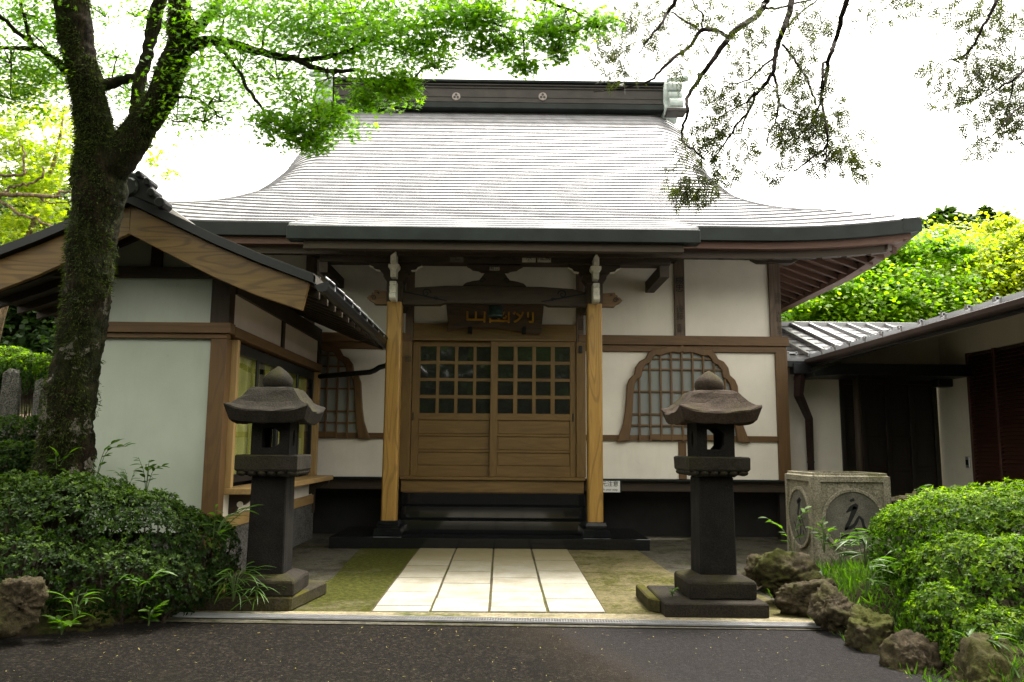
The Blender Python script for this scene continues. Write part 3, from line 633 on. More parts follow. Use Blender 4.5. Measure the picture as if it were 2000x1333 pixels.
# --- votive name slips on the posts and the purlin
def slip(txt, px, py, Y, size, m='ink_faded', vertical=True, paper=None, w_=0, h_=0):
    p = at(px, py, Y); par = hall
    if paper: par = box('paper_slip', p.x-w_/2, p.x+w_/2, Y, Y+.004, p.z-h_/2, p.z+h_/2, M[paper], hall, 0)
    text_obj('slip_writing', txt, size, .001, M[m], par, face_front((p.x, Y-.003, p.z)), vertical)
slip('槻忠', 1327, 557, YW-.022, .15, 'ink'); slip('後藤', 1328, 612, YW-.022, .14); slip('佐藤', 1327, 642, YW-.022, .085)
slip('道緒', 1519, 584, YW-.022, .11); slip('大和', 1521, 620, YW-.022, .11); slip('松本', 1522, 646, YW-.022, .08)
for px, txt, pp in ((892, '七', 'paper_dark'), (928, '大和', None), (968, '北', None), (1000, '今宮', None), (1033, '水', 'paper'), (1063, '成廣', 'paper')):
    slip(txt, px, 504, YP-.026, .11, 'ink', False, pp, .22, .15)
slip('龍口', 966, 525, YP+.022, .07, 'ink', False, 'paper', .16, .06)
slip('松', 797, 702, YW-.105, .12, 'ink_faded'); slip('吉田', 1135, 635, YW-.065, .11, 'ink_faded')

# ================================================================== things hung on the hall
plq = thing('name_plaque', 'dark rough wooden plaque with three gold characters above the doors', 'plaque', (XC, 13.5, 3.5))
tilt = R(14)
def pq(x, z): return Vector((XC+x, 13.78 - (z-3.52)*math.tan(tilt), z))
out = [(-.83, 3.52), (-.55, 3.58), (-.40, 3.60), (0, 3.585), (.35, 3.545), (.62, 3.50), (.78, 3.49), (.84, 3.56), (.82, 3.62), (.86, 4.12), (-.86, 4.12), (-.82, 3.7)]
b = MB(); b.prism([pq(x, z) for x, z in out], (0, .05, .012)); b.build('board', W_PLQ['x'], plq, .008)
for x, ch in ((-.37, '山'), (.04, '國'), (.46, '列')):
    text_obj('gold_character', ch, .42, .012, M['gold'], plq, face_front(pq(x+.04, 3.83)+Vector((0, -.008, 0)), -tilt))
for x in (-.43, .51): box('plaque_hook', XC+x-.035, XC+x+.035, 13.70, 13.86, 3.50, 3.60, M['pit'], plq, .004)
bell = thing('hanging_bell', 'small green bronze bell hanging in front of the plaque', 'bell', (at(968, 607, 13.2).x, 13.2, 3.7))
c = at(968, 607, 13.2); b = MB(); b.lathe([(.0, .20), (.03, .195), (.10, .17), (.118, .12), (.122, 0), (.13, -.06), (.145, -.09), (.13, -.095), (.1, -.06)], (c.x, 13.2, c.z-.02), 20); b.build('bell_body', M['bronze'], bell, 0, True)
b = MB(); b.tube([(c.x, 13.2, c.z+.16), (c.x, 13.2, 4.6)], .008, 6); b.build('cord', M['ink'], bell)
sg = thing('caution_sign', 'small white caution sign standing on the ledge beside the right pillar', 'sign', (hx(1190, 950, 13.6), 13.62, .8))
p = at(1189, 951, 13.62); x1 = at(1211, 951, 13.62).x; x0 = x1-.46; zt, zb_ = at(1195, 940, 13.62).z, at(1195, 962, 13.62).z
box('sign_board', x0, x1, 13.62, 13.635, zb_, zt, M['signwhite'], sg, .002); box('sign_stand', x0+.04, x1-.01, 13.637, 13.75, zb_-.012, zb_+.02, M['pit'], sg)
box('sign_border', x1+.002, x1+.03, 13.63, 13.64, zb_, zt, M['gutter'], sg, 0)
text_obj('sign_writing', '足元注意', .098, .0008, M['ink'], sg, face_front(((x0+x1)/2+.01, 13.618, zb_+.135)))
text_obj('sign_writing', 'Watch your step', .052, .0008, M['ink'], sg, face_front(((x0+x1)/2+.01, 13.618, zb_+.045)))

# ================================================================== ANNEX at the left (gable end toward the path)
YB, YG = 8.45, 9.15
XA = at(437, 800, YG).x                      # side wall with the window
apx = at(254, 430, YB).x                     # gable centre
annex = thing('annex_building', 'low plastered annex with gabled roof, cedar bargeboards and curtained window', 'building', (apx, 11, 0))
top = [(252, 402), (330, 437), (420, 480), (510, 518), (604, 552)]; bot = [(255, 457), (330, 497), (420, 543), (500, 577), (590, 607)]
T3 = [at(x, y, YB) for x, y in top]; B3 = [at(x, y, YB) for x, y in bot]; T3[0].x = B3[0].x = apx
def mir(p): return Vector((2*apx-p.x, p.y, p.z))
for f in (lambda p: p, mir):
    b = MB(); b.strip([f(p) for p in T3], [f(p) for p in B3], (0, .06, 0)); b.build('bargeboard', W_BARGE['x'], annex, .006)
YEND = 13.35
RT = [p+Vector((0, 0, .03)) for p in T3]; RT[-1] = RT[-1] + Vector((.06, 0, -.03))
for f, nm in ((lambda p: p, 'r'), (mir, 'l')):
    b = MB(); b.strip([f(p)+Vector((0, -.07, .085)) for p in RT], [f(p)+Vector((0, -.07, -.005)) for p in RT], (0, YEND-YB+.07, 0)); rs = b.build('roof_slope', M['grey_tile'], annex)
    b = MB(); b.strip([f(p)+Vector((0, -.085, .075)) for p in RT], [f(p)+Vector((0, -.085, -.02)) for p in RT], (0, .10, 0)); b.build('verge_trim', M['gutter'], annex)
    for k in range(11):
        y = YB+.25+k*.44; b = MB(); b.strip([f(p)+Vector((0, y-YB, .115)) for p in RT], [f(p)+Vector((0, y-YB, .08)) for p in RT], (0, .03, 0)); b.build('roof_seam', M['grey_tile'], rs)
    for k in range(12):
        y = YB+.2+k*.42; b = MB(); b.strip([f(p)+Vector((0, y-YB, -.05)) for p in RT], [f(p)+Vector((0, y-YB, -.14)) for p in RT], (0, .07, 0)); b.build('rafter', W_OLD['x'], annex)
    b = MB(); b.strip([f(p)+Vector((0, .07, -.02)) for p in RT], [f(p)+Vector((0, .07, -.045)) for p in RT], (0, YEND-YB-.07, 0)); b.build('soffit', W_OLD['y'], annex)
# ridge with end tile
zr_ = at(305, 383, 8.75).z
box('ridge', apx-.13, apx+.13, YB+.02, YEND, T3[0].z+.05, zr_-.06, M['grey_tile'], annex); b = MB(); b.tube([(apx, YB-.05, zr_-.04), (apx, YEND, zr_-.04)], .10, 12); b.build('ridge_cap', M['grey_tile'], annex)
oni = MB(); zo = T3[0].z
oni.prism([(apx-0.361, YB-.09, zo-.05), (apx-0.378, YB-.09, zo+0.052), (apx-0.284, YB-.09, zo+0.086), (apx-0.258, YB-.09, zo+0.172), (apx-0.206, YB-.09, zo+0.275), (apx-0.120, YB-.09, zo+0.335), (apx, YB-.09, zo+0.361), (apx+0.120, YB-.09, zo+0.335), (apx+0.206, YB-.09, zo+0.275), (apx+0.258, YB-.09, zo+0.172), (apx+0.284, YB-.09, zo+0.086), (apx+0.378, YB-.09, zo+0.052), (apx+0.361, YB-.09, zo-.05), (apx, YB-.09, zo+0.086)], (0, .12, 0))
on = oni.build('ridge_end_tile', M['tile_black'], annex, .02)
for s in (-1, 1):
    for x, z, r in ((.37, .0, .062), (.27, .11, .05), (.215, .23, .046), (.12, .31, .042)):
        q = MB(); q.tube([(apx+s*x, YB-.15, zo+z), (apx+s*x, YB+.06, zo+z)], r, 12); q.build('tile_scroll', M['tile_black'], on, .012)
q = MB(); q.tube([(apx, YB-.12, zo+.18), (apx, YB-.02, zo+.18)], .11, 16); q.build('tile_boss', M['tile_black'], on, .02)
# gable wall
XA2 = 2*apx - XA - .1
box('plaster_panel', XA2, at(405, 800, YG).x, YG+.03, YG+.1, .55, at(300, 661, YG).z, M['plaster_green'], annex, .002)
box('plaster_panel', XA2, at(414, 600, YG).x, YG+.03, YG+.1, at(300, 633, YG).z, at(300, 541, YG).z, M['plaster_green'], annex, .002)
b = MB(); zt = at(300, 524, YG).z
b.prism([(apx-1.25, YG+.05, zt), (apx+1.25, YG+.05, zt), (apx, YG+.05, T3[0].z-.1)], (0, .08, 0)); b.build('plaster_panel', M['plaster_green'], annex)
box('tie_beam', XA2-.25, XA+.02, YG-.03, YG+.12, at(300, 543, YG).z, at(300, 522, YG).z, W_OLD, annex)
box('king_post', apx-.06, apx+.06, YG-.01, YG+.12, zt, T3[0].z-.15, W_OLD, annex)
zn_a, zn_b, zn_c = at(300, 631, YG).z, at(300, 651, YG).z, at(300, 661, YG).z
box('head_rail', XA2-.05, XA+.05, YG-.07, YG+.1, zn_b, zn_a, W_BEAM, annex); box('head_rail', XA2-.05, XA-.0, YG-.03, YG+.1, zn_c, zn_b-.002, W_BEAM, annex)
box('corner_post', at(405, 800, YG).x, XA, YG-.02, YG+.16, .3, zn_c-.002, W_BEAM, annex); box('corner_post', at(414, 580, YG).x, XA+.01, YG-.02, YG+.16, zn_a+.002, at(425, 522, YG).z, W_OLD, annex)
box('corner_post', XA2-.1, XA2+.1, YG-.02, YG+.16, 0, zt, W_OLD, annex)
box('foundation', XA2-.05, XA-.03, YG+.0, YEND+.4, -.02, .42, M['base_granite'], annex)
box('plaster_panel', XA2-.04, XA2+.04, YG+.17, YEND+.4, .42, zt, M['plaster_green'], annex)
# side wall toward the hall path
yb = YEND+.38
box('head_rail', XA-.1, XA+.055, YG+.105, yb, zn_b-.02, zn_a-.02, W_BEAM, annex)
z_up = zn_a-.018
box('wall_plate', XA-.14, XA+.03, YG+.17, yb, z_up+.40, z_up+.62, W_OLD, annex)
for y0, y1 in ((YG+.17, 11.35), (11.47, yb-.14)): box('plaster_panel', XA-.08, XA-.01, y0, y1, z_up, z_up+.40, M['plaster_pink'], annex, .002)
box('wall_post', XA-.1, XA+.02, 11.35, 11.47, z_up+.002, z_up+.398, W_OLD, annex); box('wall_post', XA-.1, XA+.03, yb-.14, yb, .42, z_up+.398, W_OLD, annex)
zw1 = zn_b-.05; zw0 = at(425, 945, YG+.15).z
box('window_frame', XA-.06, XA+.07, YG+.165, YG+.245, zw0-.05, zw1, W_PALE, annex); box('window_frame', XA-.06, XA+.07, yb-.26, yb-.142, zw0-.05, zw1, W_PALE, annex)
aw = box('window', XA-.07, XA-.06, YG+.25, yb-.26, zw0, zw1, M['clear'], annex, 0)
yy = np.linspace(YG+.25, yb-.26, 5)
for k, y in enumerate(yy): box('sash', XA-.075 + (.03 if k % 2 else 0), XA-.02, y-.045, y+.045, zw0, zw1, M['gutter'], aw, .004)
box('sash', XA-.08, XA-.015, YG+.25, yb-.26, zw0-.002, zw0+.09, M['gutter'], aw, .004); box('sash', XA-.08, XA-.015, YG+.25, yb-.26, zw1-.13, zw1-.002, M['gutter'], aw, .004)
cu = MB(); A, B = [], []
for k in range(260):
    y = YG+.28+(yb-.55-YG)*k/259; x = XA-.15+.03*math.sin(k*.62)+.02*math.sin(k*.23+1)
    A.append((x, y, zw1-.1)); B.append((x+.01*math.sin(k), y, zw0+.06))
n = len(A); cu.v = A+B; cu.f = [(i, i+1, n+i+1, n+i) for i in range(n-1) if not (86 < i < 104 or 168 < i < 190)]; cu.build('curtain', M['curtain'], aw, 0, True)
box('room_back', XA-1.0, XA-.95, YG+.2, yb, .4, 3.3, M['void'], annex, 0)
box('window_sill', XA-.06, XA+.36, YG+.16, yb-.2, zw0-.125, zw0-.052, W_PALE, annex, .008)
for y in (YG+.35, yb-.35):
    b = MB(); zs = zw0-.127
    b.prism([(XA-.02, y, zs), (XA+.32, y, zs), (XA+.31, y, zs-.05), (XA+.24, y, zs-.07), (XA+.17, y, zs-.13), (XA+.10, y, zs-.14), (XA+.06, y, zs-.22), (XA-.02, y, zs-.24)], (0, .09, 0)); b.build('sill_bracket', W_OLD['x'], annex, .006)
q = MB(); q.tube([(XA+.13, YG+.335, zs-.12), (XA+.13, YG+.35, zs-.12)], .035, 14); q.build('bracket_tip', M['whitepaint'], annex)
box('plaster_panel', XA-.08, XA-.005, YG+.17, yb-.142, .72, zw0-.127, M['plaster'], annex, .002)
box('base_rail', XA-.09, XA+.03, YG+.165, yb-.142, .58, .718, W_PALE, annex)
box('foundation', XA-.1, XA+.005, YG+.2, yb, -.02, .578, M['base_granite'], annex)
# gutter
ge = RT[-1]+Vector((.10, 0, -.03))
g = MB(); A, Bq = [], []
prf = [(.07, .03), (.075, -.03), (.05, -.075), (0, -.09), (-.05, -.075), (-.07, -.02)]
for x, z in prf: A.append((ge.x+x, YB-.10, ge.z+z)); Bq.append((ge.x+x, 13.45, ge.z+z-.04))
nn = len(prf); g.v = A+Bq; g.f = [(i, i+1, nn+i+1, nn+i) for i in range(nn-1)] + [tuple(range(nn)), tuple(range(nn, 2*nn))]
gt = g.build('gutter', M['gutter'], annex)
for k in range(10):
    y = YB+.15+k*.52; b = MB(); b.tube([(ge.x+.085, y, ge.z-.04), (ge.x+.08, y, ge.z+.04), (ge.x-.02, y, ge.z+.12)], .010, 5); b.build('gutter_hook', M['steel'], gt)
b = MB(); b.strip([(ge.x+.09, YB-.1, ge.z+.035), (ge.x+.09, 13.45, ge.z-.005)], [(ge.x+.09, YB-.1, ge.z+.015), (ge.x+.09, 13.45, ge.z-.025)], (-.02, 0, 0)); b.build('gutter_lip', M['gutter'], gt)
b = MB(); b.tube([(ge.x, 13.40, ge.z-.12), (ge.x, 13.41, ge.z-.30), (ge.x-.05, 13.42, ge.z-.37), (ge.x-.16, 13.43, ge.z-.40), (ge.x-.24, 13.44, ge.z-.45), (ge.x-.32, 13.45, ge.z-.48), (XA+.05, 13.5, ge.z-.56)], .045, 10); b.build('downpipe', M['gutter'], annex, 0, True)

# ================================================================== RIGHT-HAND BUILDING
XW = at(1845, 850, 14.6).x; YD = 14.6; XE = 5.42; ZEV = 3.1
side = thing('side_building', 'cream side building with seamed metal roof, dark entrance and louvred shutters', 'building', (XW, 13, 0))
xdl, xdr = at(1643, 850, YD).x, at(1845, 850, YD).x-.03
box('plaster_panel', 4.99, xdl, YD, YD+.12, 0, 3.17, M['plaster'], side, .002); ob = MB(); ob.prism([(xdl, YD+.002, at(1740, 741, YD).z), (XW, YD+.002, at(1740, 741, YD).z), (XW, YD+.002, ZEV+.3*(XW-XE)-.02), (xdl, YD+.002, ZEV+.3*(xdl-XE)-.02)], (0, .118, 0)); ob.build('plaster_panel', M['plaster'], side)
ed = box('door', xdl, xdr, YD+.16, YD+.2, .02, at(1740, 741, YD).z, W_DARK, side, .004); zdt = at(1740, 741, YD).z
for k in range(5):
    x = xdl+.04+(xdr-xdl-.08)*k/4; box('stile', x-.04, x+.04, YD+.12, YD+.16, .03, zdt-.01, W_DARK, ed)
for z in (.08, .75, 1.2, 1.75, zdt-.5, zdt-.08): box('rail', xdl+.09, xdr-.09, YD+.135, YD+.158, z-.04, z+.04, W_DARK, ed)
box('door_frame', xdl-.001, xdl+.07, YD-.03, YD+.12, 0, zdt, W_DARK, side); box('door_frame', xdl+.072, xdr, YD-.03, YD+.1, zdt-.10, zdt, W_DARK, side)
# wall along the yard with louvres
yl = 13.75; zl1 = at(1897, 693, yl).z
box('plaster_panel', XW, XW+.12, yl, YD+.12, 0, 4.0, M['plaster'], side, .002)
box('plaster_panel', XW+.001, XW+.12, 6.5, yl-.002, zl1+.02, 4.0, M['plaster'], side, .002); box('plaster_panel', XW+.001, XW+.12, 6.5, yl-.002, 0, .45, M['plaster'], side, .002)
sh = box('shutter', XW+.05, XW+.08, 6.5, yl-.002, .452, zl1+.018, M['void'], side, 0)
nsl = 44
for k in range(nsl):
    z = .50+(zl1-.52)*k/(nsl-1); b = MB(); dz = (zl1-.5)/nsl
    b.prism([(XW-.022, 6.5, z-dz*.45), (XW-.03, 6.5, z-dz*.40), (XW+.035, 6.5, z+dz*.52), (XW+.045, 6.5, z+dz*.46)], (0, yl-6.54, 0)); b.build('louvre_slat', W_LOUV['y'], sh)
for y in (yl-.05, 12.95, 12.1, 11.2): box('shutter_stile', XW-.035, XW+.045, y-.035, y+.035, .452, zl1+.016, W_LOUV, sh)
# deep eave: soffit and metal roof
sf = MB(); sf.prism([(XE+.05, 5.5, ZEV-.09), (XW+.1, 5.5, ZEV+.58), (XW+.1, YD+.1, ZEV+.58), (XE+.05, 14.05, ZEV-.09)], (0, 0, .04)); sf.build('soffit', M['plaster'], side)
SL = .30
rf = MB(); rf.prism([(XE, 5.5, ZEV), (13, 5.5, ZEV+SL*(13-XE)), (13, 21.6, ZEV+SL*(13-XE)), (XE, 14.1, ZEV)], (0, 0, .05)); rfo = rf.build('yard_roof', M['white_roof'], side)
cr_ = MB(); cr_.prism([(4.99, 14.1, ZEV), (XE+.02, 14.1, ZEV), (9.0, 17.45, ZEV+.335*3.35), (4.99, 17.45, ZEV+.335*3.35)], (0, 0, .05)); cro = cr_.build('corridor_roof', M['white_roof'], side)
box('roof_ridge', 5.0, 9.3, 17.35, 17.6, ZEV+1.12, ZEV+1.24, M['white_roof'], side)
def snowguard(x, y, z, par):
    b = MB(); b.box(x-.10, x+.10, y-.02, y+.02, z+.02, z+.05); b.box(x-.09, x-.06, y-.02, y+.06, z, z+.06); b.box(x+.06, x+.09, y-.02, y+.06, z, z+.06); b.build('snow_guard', M['steel'], par)
for k in range(10):
    x = 5.08+k*.42; y0 = 14.12 + max(0, (x-XE))*.945; 
    if y0 < 17.2:
        b = MB(); z0 = ZEV+.335*(y0-14.1)+.05; z1 = ZEV+.335*3.3+.05
        b.prism([(x-.03, y0, z0), (x+.03, y0, z0), (x+.03, 17.4, z1), (x-.03, 17.4, z1)], (0, 0, .075)); b.build('roof_batten', M['white_roof'], cro)
        snowguard(x+.16, y0+.25, z0+.09, cro)
for k in range(9):
    y = 14.4+k*.35; zc = ZEV+.335*(y-14.1)+.052; xv = min(9, XE+(y-14.1)*1.06); b = MB(); b.prism([(4.995, y, zc), (xv, y, zc), (xv, y+.02, zc+.007), (4.995, y+.02, zc+.007)], (0, 0, .012)); b.build('sheet_lap', M['grey_tile'], cro)
for k in range(16):
    y = 5.8+k*.55; b = MB(); b.prism([(XE+.02, y-.025, ZEV+.056), (XE+.02, y+.025, ZEV+.056), (12.9, y+.025, ZEV+SL*(12.9-XE)+.05), (12.9, y-.025, ZEV+SL*(12.9-XE)+.05)], (0, 0, .06)); b.build('roof_batten', M['white_roof'], rfo)
    snowguard(XE+.22, y+.27, ZEV+.12, rfo)
# eave gutter and fascia
b = MB(); b.prism([(XE-.02, 5.5, ZEV+.0), (XE-.10, 5.5, ZEV+.02), (XE-.10, 5.5, ZEV-.05), (XE-.07, 5.5, ZEV-.08), (XE-.02, 5.5, ZEV-.08)], (0, 8.5, 0)); b.build('gutter', M['gutter_brown'], side, .008)
box('eave_fascia', XE-.015, XE+.05, 5.5, 14.08, ZEV-.11, ZEV-.002, M['gutter'], side)
box('gutter', 4.995, XE-.03, 13.96, 14.1, ZEV-.12, ZEV-.01, M['gutter'], side, .01)
box('rain_head', 5.10, 5.42, 13.93, 14.12, ZEV-.24, ZEV-.05, M['gutter'], side, .01)
dp = [(at(1561, 735, 14.1).x, 14.05, ZEV-.24), (at(1558, 772, 14.1).x, 14.06, at(1558, 772, 14.1).z), (at(1582, 818, 14.3).x, 14.35, at(1582, 818, 14.3).z), (at(1585, 920, 14.45).x, 14.47, .9), (at(1585, 920, 14.45).x, 14.47, 0)]
b = MB(); b.tube(dp, [.10, .085, .07, .055, .055], 4); b.build('downpipe', M['gutter_brown'], side)
for z in (2.0, 1.3): 
    b = MB(); b.tube([(dp[3][0], 14.47, z), (dp[3][0], 14.47, z+.03)], .07, 8); b.build('pipe_clip', M['gutter'], side)
# entrance canopy and its post
cz1, cz0 = at(1740, 711, 13.6).z, at(1740, 734, 13.6).z
b = MB(); xa = at(1640, 720, 13.6).x; b.prism([(at(1590, 733, 13.6).x, 13.6, cz0-.02), (xa, 13.6, cz0+.01), (XW-.002, 13.6, cz0), (XW-.002, 13.6, cz1), (xa, 13.6, cz1), (at(1590, 733, 13.6).x, 13.6, cz0+.06)], (0, .98, 0)); b.build('entrance_canopy', M['gutter'], side, .006)
b = MB(); xq = at(1675, 800, 13.85).x; b.tube([(xq, 13.85, 0), (xq, 13.85, cz0+.005)], .062, 14); b.build('canopy_post', W_OLD['z'], side, 0, True)
box('entrance_lamp', XW-.28, XW-.002, 14.2, 14.45, at(1850, 757, 14.3).z, at(1850, 736, 14.3).z, M['gutter'], side, .02)
p = at(1898, 902, 13.85); ic = box('intercom', XW-.03, XW-.001, 13.83, 13.95, p.z-.11, p.z+.09, M['steel'], side, .01); box('intercom_grille', XW-.034, XW-.031, 13.85, 13.93, p.z-.06, p.z+.03, M['gutter'], ic, 0)
box('rear_wall', XW+.12, 12.8, YD+.3, YD+.4, 0, 3.5, M['plaster'], side)

# ================================================================== STONE LANTERNS
def sqring(h, z, lift=0, n=7, pw=3):
    P = []
    for k, (ax, ay, bx, by) in enumerate(((-1,-1,1,-1), (1,-1,1,1), (1,1,-1,1), (-1,1,-1,-1))):
        for i in range(n):
            f = i/n; s = abs(2*f-1); P.append((h*(ax+(bx-ax)*f), h*(ay+(by-ay)*f), z + lift*s**pw))
    return P
def loft(rings, jit=0):
    b = MB(); n = len(rings[0])
    for r in rings: b.v += [(x+random.gauss(0, jit), y+random.gauss(0, jit), z+random.gauss(0, jit)) for x, y, z in r]
    for i in range(len(rings)-1):
        for k in range(n): b.f.append((i*n+k, i*n+(k+1) % n, (i+1)*n+(k+1) % n, (i+1)*n+k))
    b.f.append(tuple(range(n))[::-1]); b.f.append(tuple((len(rings)-1)*n+k for k in range(n))); return b
def place(b, mat4): b.v = [tuple(mat4 @ Vector(p)) for p in b.v]; return b
def plate_hole(outer, hole, y, d):
    """flat plate (x,z polygons) with one hole, thickness d along y"""
    bm = bmesh.new(); es = []
    for L in (outer, hole):
        vs_ = [bm.verts.new((x, y, z)) for x, z in L]
        for i in range(len(vs_)): es.append(bm.edges.new((vs_[i], vs_[(i+1) % len(vs_)])))
    bmesh.ops.triangle_fill(bm, edges=es, use_beauty=True)
    r = bmesh.ops.extrude_face_region(bm, geom=bm.faces[:]); bmesh.ops.translate(bm, vec=(0, d, 0), verts=[q for q in r['geom'] if isinstance(q, bmesh.types.BMVert)])
    bm.verts.index_update(); b = MB(); b.v = [tuple(v.co) for v in bm.verts]; b.f = [tuple(v.index for v in f.verts) for f in bm.faces]; bm.free(); return b
def lantern(cx, cy, rot, zbase, label, mats, hz):
    ln = thing('stone_lantern', label, 'stone lantern', (cx, cy, 0), 'stone lanterns flanking the path')
    X = Matrix.Translation((cx, cy, 0)) @ Matrix.Rotation(rot, 4, 'Z')
    cap_m, body_m, shaft_m = mats
    z_pl0, z_pl1, z_sh1, z_pf0, z_pf1, z_fb1, z_cap1, z_top = hz
    def put(b, name, m, bev=.012, smooth=False, par=ln): return place(b, X).build(name, m, par, bev, smooth)
    put(loft([sqring(.32, z_pl0), sqring(.32, z_pl1-.02), sqring(.30, z_pl1), sqring(.205, z_pl1+.035)], .002), 'plinth', body_m)
    put(loft([sqring(.180, z_pl1+.02), sqring(.175, (z_pl1+z_sh1)/2), sqring(.170, z_sh1)], .0015), 'shaft', shaft_m)
    pf = put(loft([sqring(.18, z_sh1-.001), sqring(.20, z_sh1+.01), sqring(.27, z_pf0-.010), sqring(.29, z_pf0), sqring(.30, z_pf0+.018), sqring(.30, z_pf1-.012), sqring(.288, z_pf1)], .002), 'platform', body_m, .006)
    for s in range(4):                     # lotus petals under the platform
        for k in range(6):
            b = MB(); x = -.235+k*.094; b.lathe([(.008, 0), (.036, .011), (.045, .027), (.04, .045)], (0, 0, 0), 8)
            place(b, Matrix.Rotation(s*math.pi/2, 4, 'Z') @ Matrix.Translation((x, -.255, z_pf0-.047))); put(b, 'petal', body_m, 0, True, pf)
    hw = .187; zf0, zf1 = z_pf1-.005, z_fb1+.03; H_ = zf1-zf0
    hexa = [(-.085, zf0+.22*H_), (.05, zf0+.22*H_), (.085, zf0+.34*H_), (.085, zf0+.66*H_), (.02, zf0+.82*H_), (-.085, zf0+.76*H_)]
    fb = put(plate_hole([(-hw, zf0), (hw, zf0), (hw, zf1), (-hw, zf1)], hexa, -hw, .06), 'firebox', shaft_m, 0)
    put(plate_hole([(-hw, zf0), (hw, zf0), (hw, zf1), (-hw, zf1)], hexa, hw-.06, .06), 'firebox_wall', shaft_m, 0, False, fb)
    moon = [(.045*math.cos(g)-.0, zf0+.5*H_+.085*math.sin(g)) for g in np.linspace(0, 2*math.pi, 14, endpoint=False)]
    for s in (-1, 1):
        b = plate_hole([(-hw+.061, zf0), (hw-.061, zf0), (hw-.061, zf1), (-hw+.061, zf1)], moon, -hw+.004, .05)
        place(b, Matrix.Rotation(s*math.pi/2, 4, 'Z')); put(b, 'firebox_wall', shaft_m, 0, False, fb)
    zc = z_fb1; ht = z_cap1-zc
    cap = loft([sqring(.22, zc+.02), sqring(.345, zc-.005, .03), sqring(.36, zc+.005, .035), sqring(.405, zc+.30*ht, .065), sqring(.40, zc+.34*ht, .065), sqring(.355, zc+.43*ht, .04), sqring(.305, zc+.57*ht, .026), sqring(.26, zc+.74*ht, .015), sqring(.228, zc+.89*ht, .008), sqring(.20, zc+.98*ht, .002), sqring(.15, z_cap1)], .003)
    put(cap, 'cap', cap_m, 0, False)
    hh = z_top-z_cap1
    b = MB(); b.lathe([(.11, -.01), (.135, .0), (.147, hh*.22), (.145, hh*.40), (.122, hh*.58), (.08, hh*.77), (.036, hh*.92), (.006, hh)], (0, 0, z_cap1), 20); put(b, 'finial', cap_m, 0, True)
    return ln
# right lantern: measured on its front faces
def zz(px, y, Y): return at(px, y, Y).z
zsl = zz(1400, 1179, 7.57)
hzR = (zsl, zz(1400, 1135, 7.74), zz(1400, 932, 7.88), zz(1400, 921, 7.76), zz(1400, 893, 7.76), zz(1400, 828, 7.7), zz(1385, 763, 7.95), zz(1383, 725, 8.06))
cR = (at(1400, 1000, 7.88).x, 8.06)
lantern(cR[0], cR[1], R(1.5), zsl, 'stone lantern with reddish cap on two clean square steps, before the right window', (M['andesite_red'], M['andesite'], M['andesite_dark']), hzR)
hzL = (zsl, zz(520, 1134, 7.74), zz(520, 931, 7.88), zz(520, 921, 7.76), zz(520, 889, 7.76), zz(520, 826, 7.7), zz(540, 757, 7.95), zz(541, 716, 8.06))
cL = (at(521, 1000, 7.88).x, 8.06)
lantern(cL[0], cL[1], R(1.0), zsl, 'stone lantern with mossy olive cap beside the annex window and left hedge', (M['andesite'], M['andesite'], M['andesite_dark']), hzL)
sb = thing('lantern_base', 'two flat grey stone slabs under the right-hand lantern', 'stone base', (cR[0], 8.0, 0))
b = MB(); b.prism([(1.50, 7.56, 0), (2.46, 7.55, 0), (2.46, 8.52, 0), (1.50, 8.52, 0)], (0, 0, zsl)); b.build('base_slab', M['andesite'], sb, .012)
b = MB(); b.prism([(1.40, 7.86, 0), (1.494, 7.74, 0), (1.494, 8.6, 0), (1.40, 8.6, 0)], (0, 0, zsl-.004)); b.build('base_slab', M['kerb'], sb, .012)
sb = thing('lantern_base', 'moss-covered stone slab under the left-hand lantern', 'stone base', (cL[0], 8.0, 0))
b = MB(); b.prism([(-3.3, 7.70, 0), (-1.97, 7.72, 0), (-1.83, 8.62, 0), (-3.2, 8.8, 0)], (0, 0, zsl)); b.build('base_slab', M['kerb'], sb, .015)

# ================================================================== STONE WATER BASIN with carved seed letters
YBs = 8.9; bx0 = at(1588, 1000, YBs).x; bx1 = at(1745, 1000, YBs).x; bz1 = at(1660, 925, YBs).z; bz0 = .25; bd = bx1-bx0
bs = thing('stone_basin', 'cube-shaped pale granite basin carved with round Sanskrit letter medallions', 'stone basin', (bx0+bd/2, YBs+bd/2, bz0))
bm = bmesh.new(); bmesh.ops.create_cube(bm, size=1); bmesh.ops.scale(bm, vec=(bd, bd, bz1-bz0), verts=bm.verts); bmesh.ops.translate(bm, vec=(bx0+bd/2, YBs+bd/2, (bz0+bz1)/2), verts=bm.verts)
bm.faces.ensure_lookup_table()
tf = [f for f in bm.faces if f.normal.z > .5]
bmesh.ops.bevel(bm, geom=[e for e in bm.edges], offset=.035, segments=3, affect='EDGES')
for ff in sorted(bm.faces, key=lambda f: -f.calc_area())[:6]:
    if ff.normal.z < -.5: continue
    r = bmesh.ops.inset_region(bm, faces=[ff], thickness=.085 if abs(ff.normal.z) < .5 else .06, depth=0); nrm = ff.normal.copy()
    r2 = bmesh.ops.extrude_face_region(bm, geom=[ff]); bmesh.ops.translate(bm, vec=nrm*(-.03 if abs(nrm.z) < .5 else -.25), verts=[q for q in r2['geom'] if isinstance(q, bmesh.types.BMVert)])
    bmesh.ops.delete(bm, geom=[ff], context='FACES')
me = bpy.data.meshes.new('basin_body'); bm.to_mesh(me); bm.free(); me.materials.append(M['basin']); link('basin_body', me, bs)
wl = MB(); wl.add([(bx0+.1, YBs+.1, bz1-.12), (bx1-.1, YBs+.1, bz1-.12), (bx1-.1, YBs+bd-.1, bz1-.12), (bx0+.1, YBs+bd-.1, bz1-.12)], [(0, 1, 2, 3)]); wl.build('basin_water', M['glass'], bs)
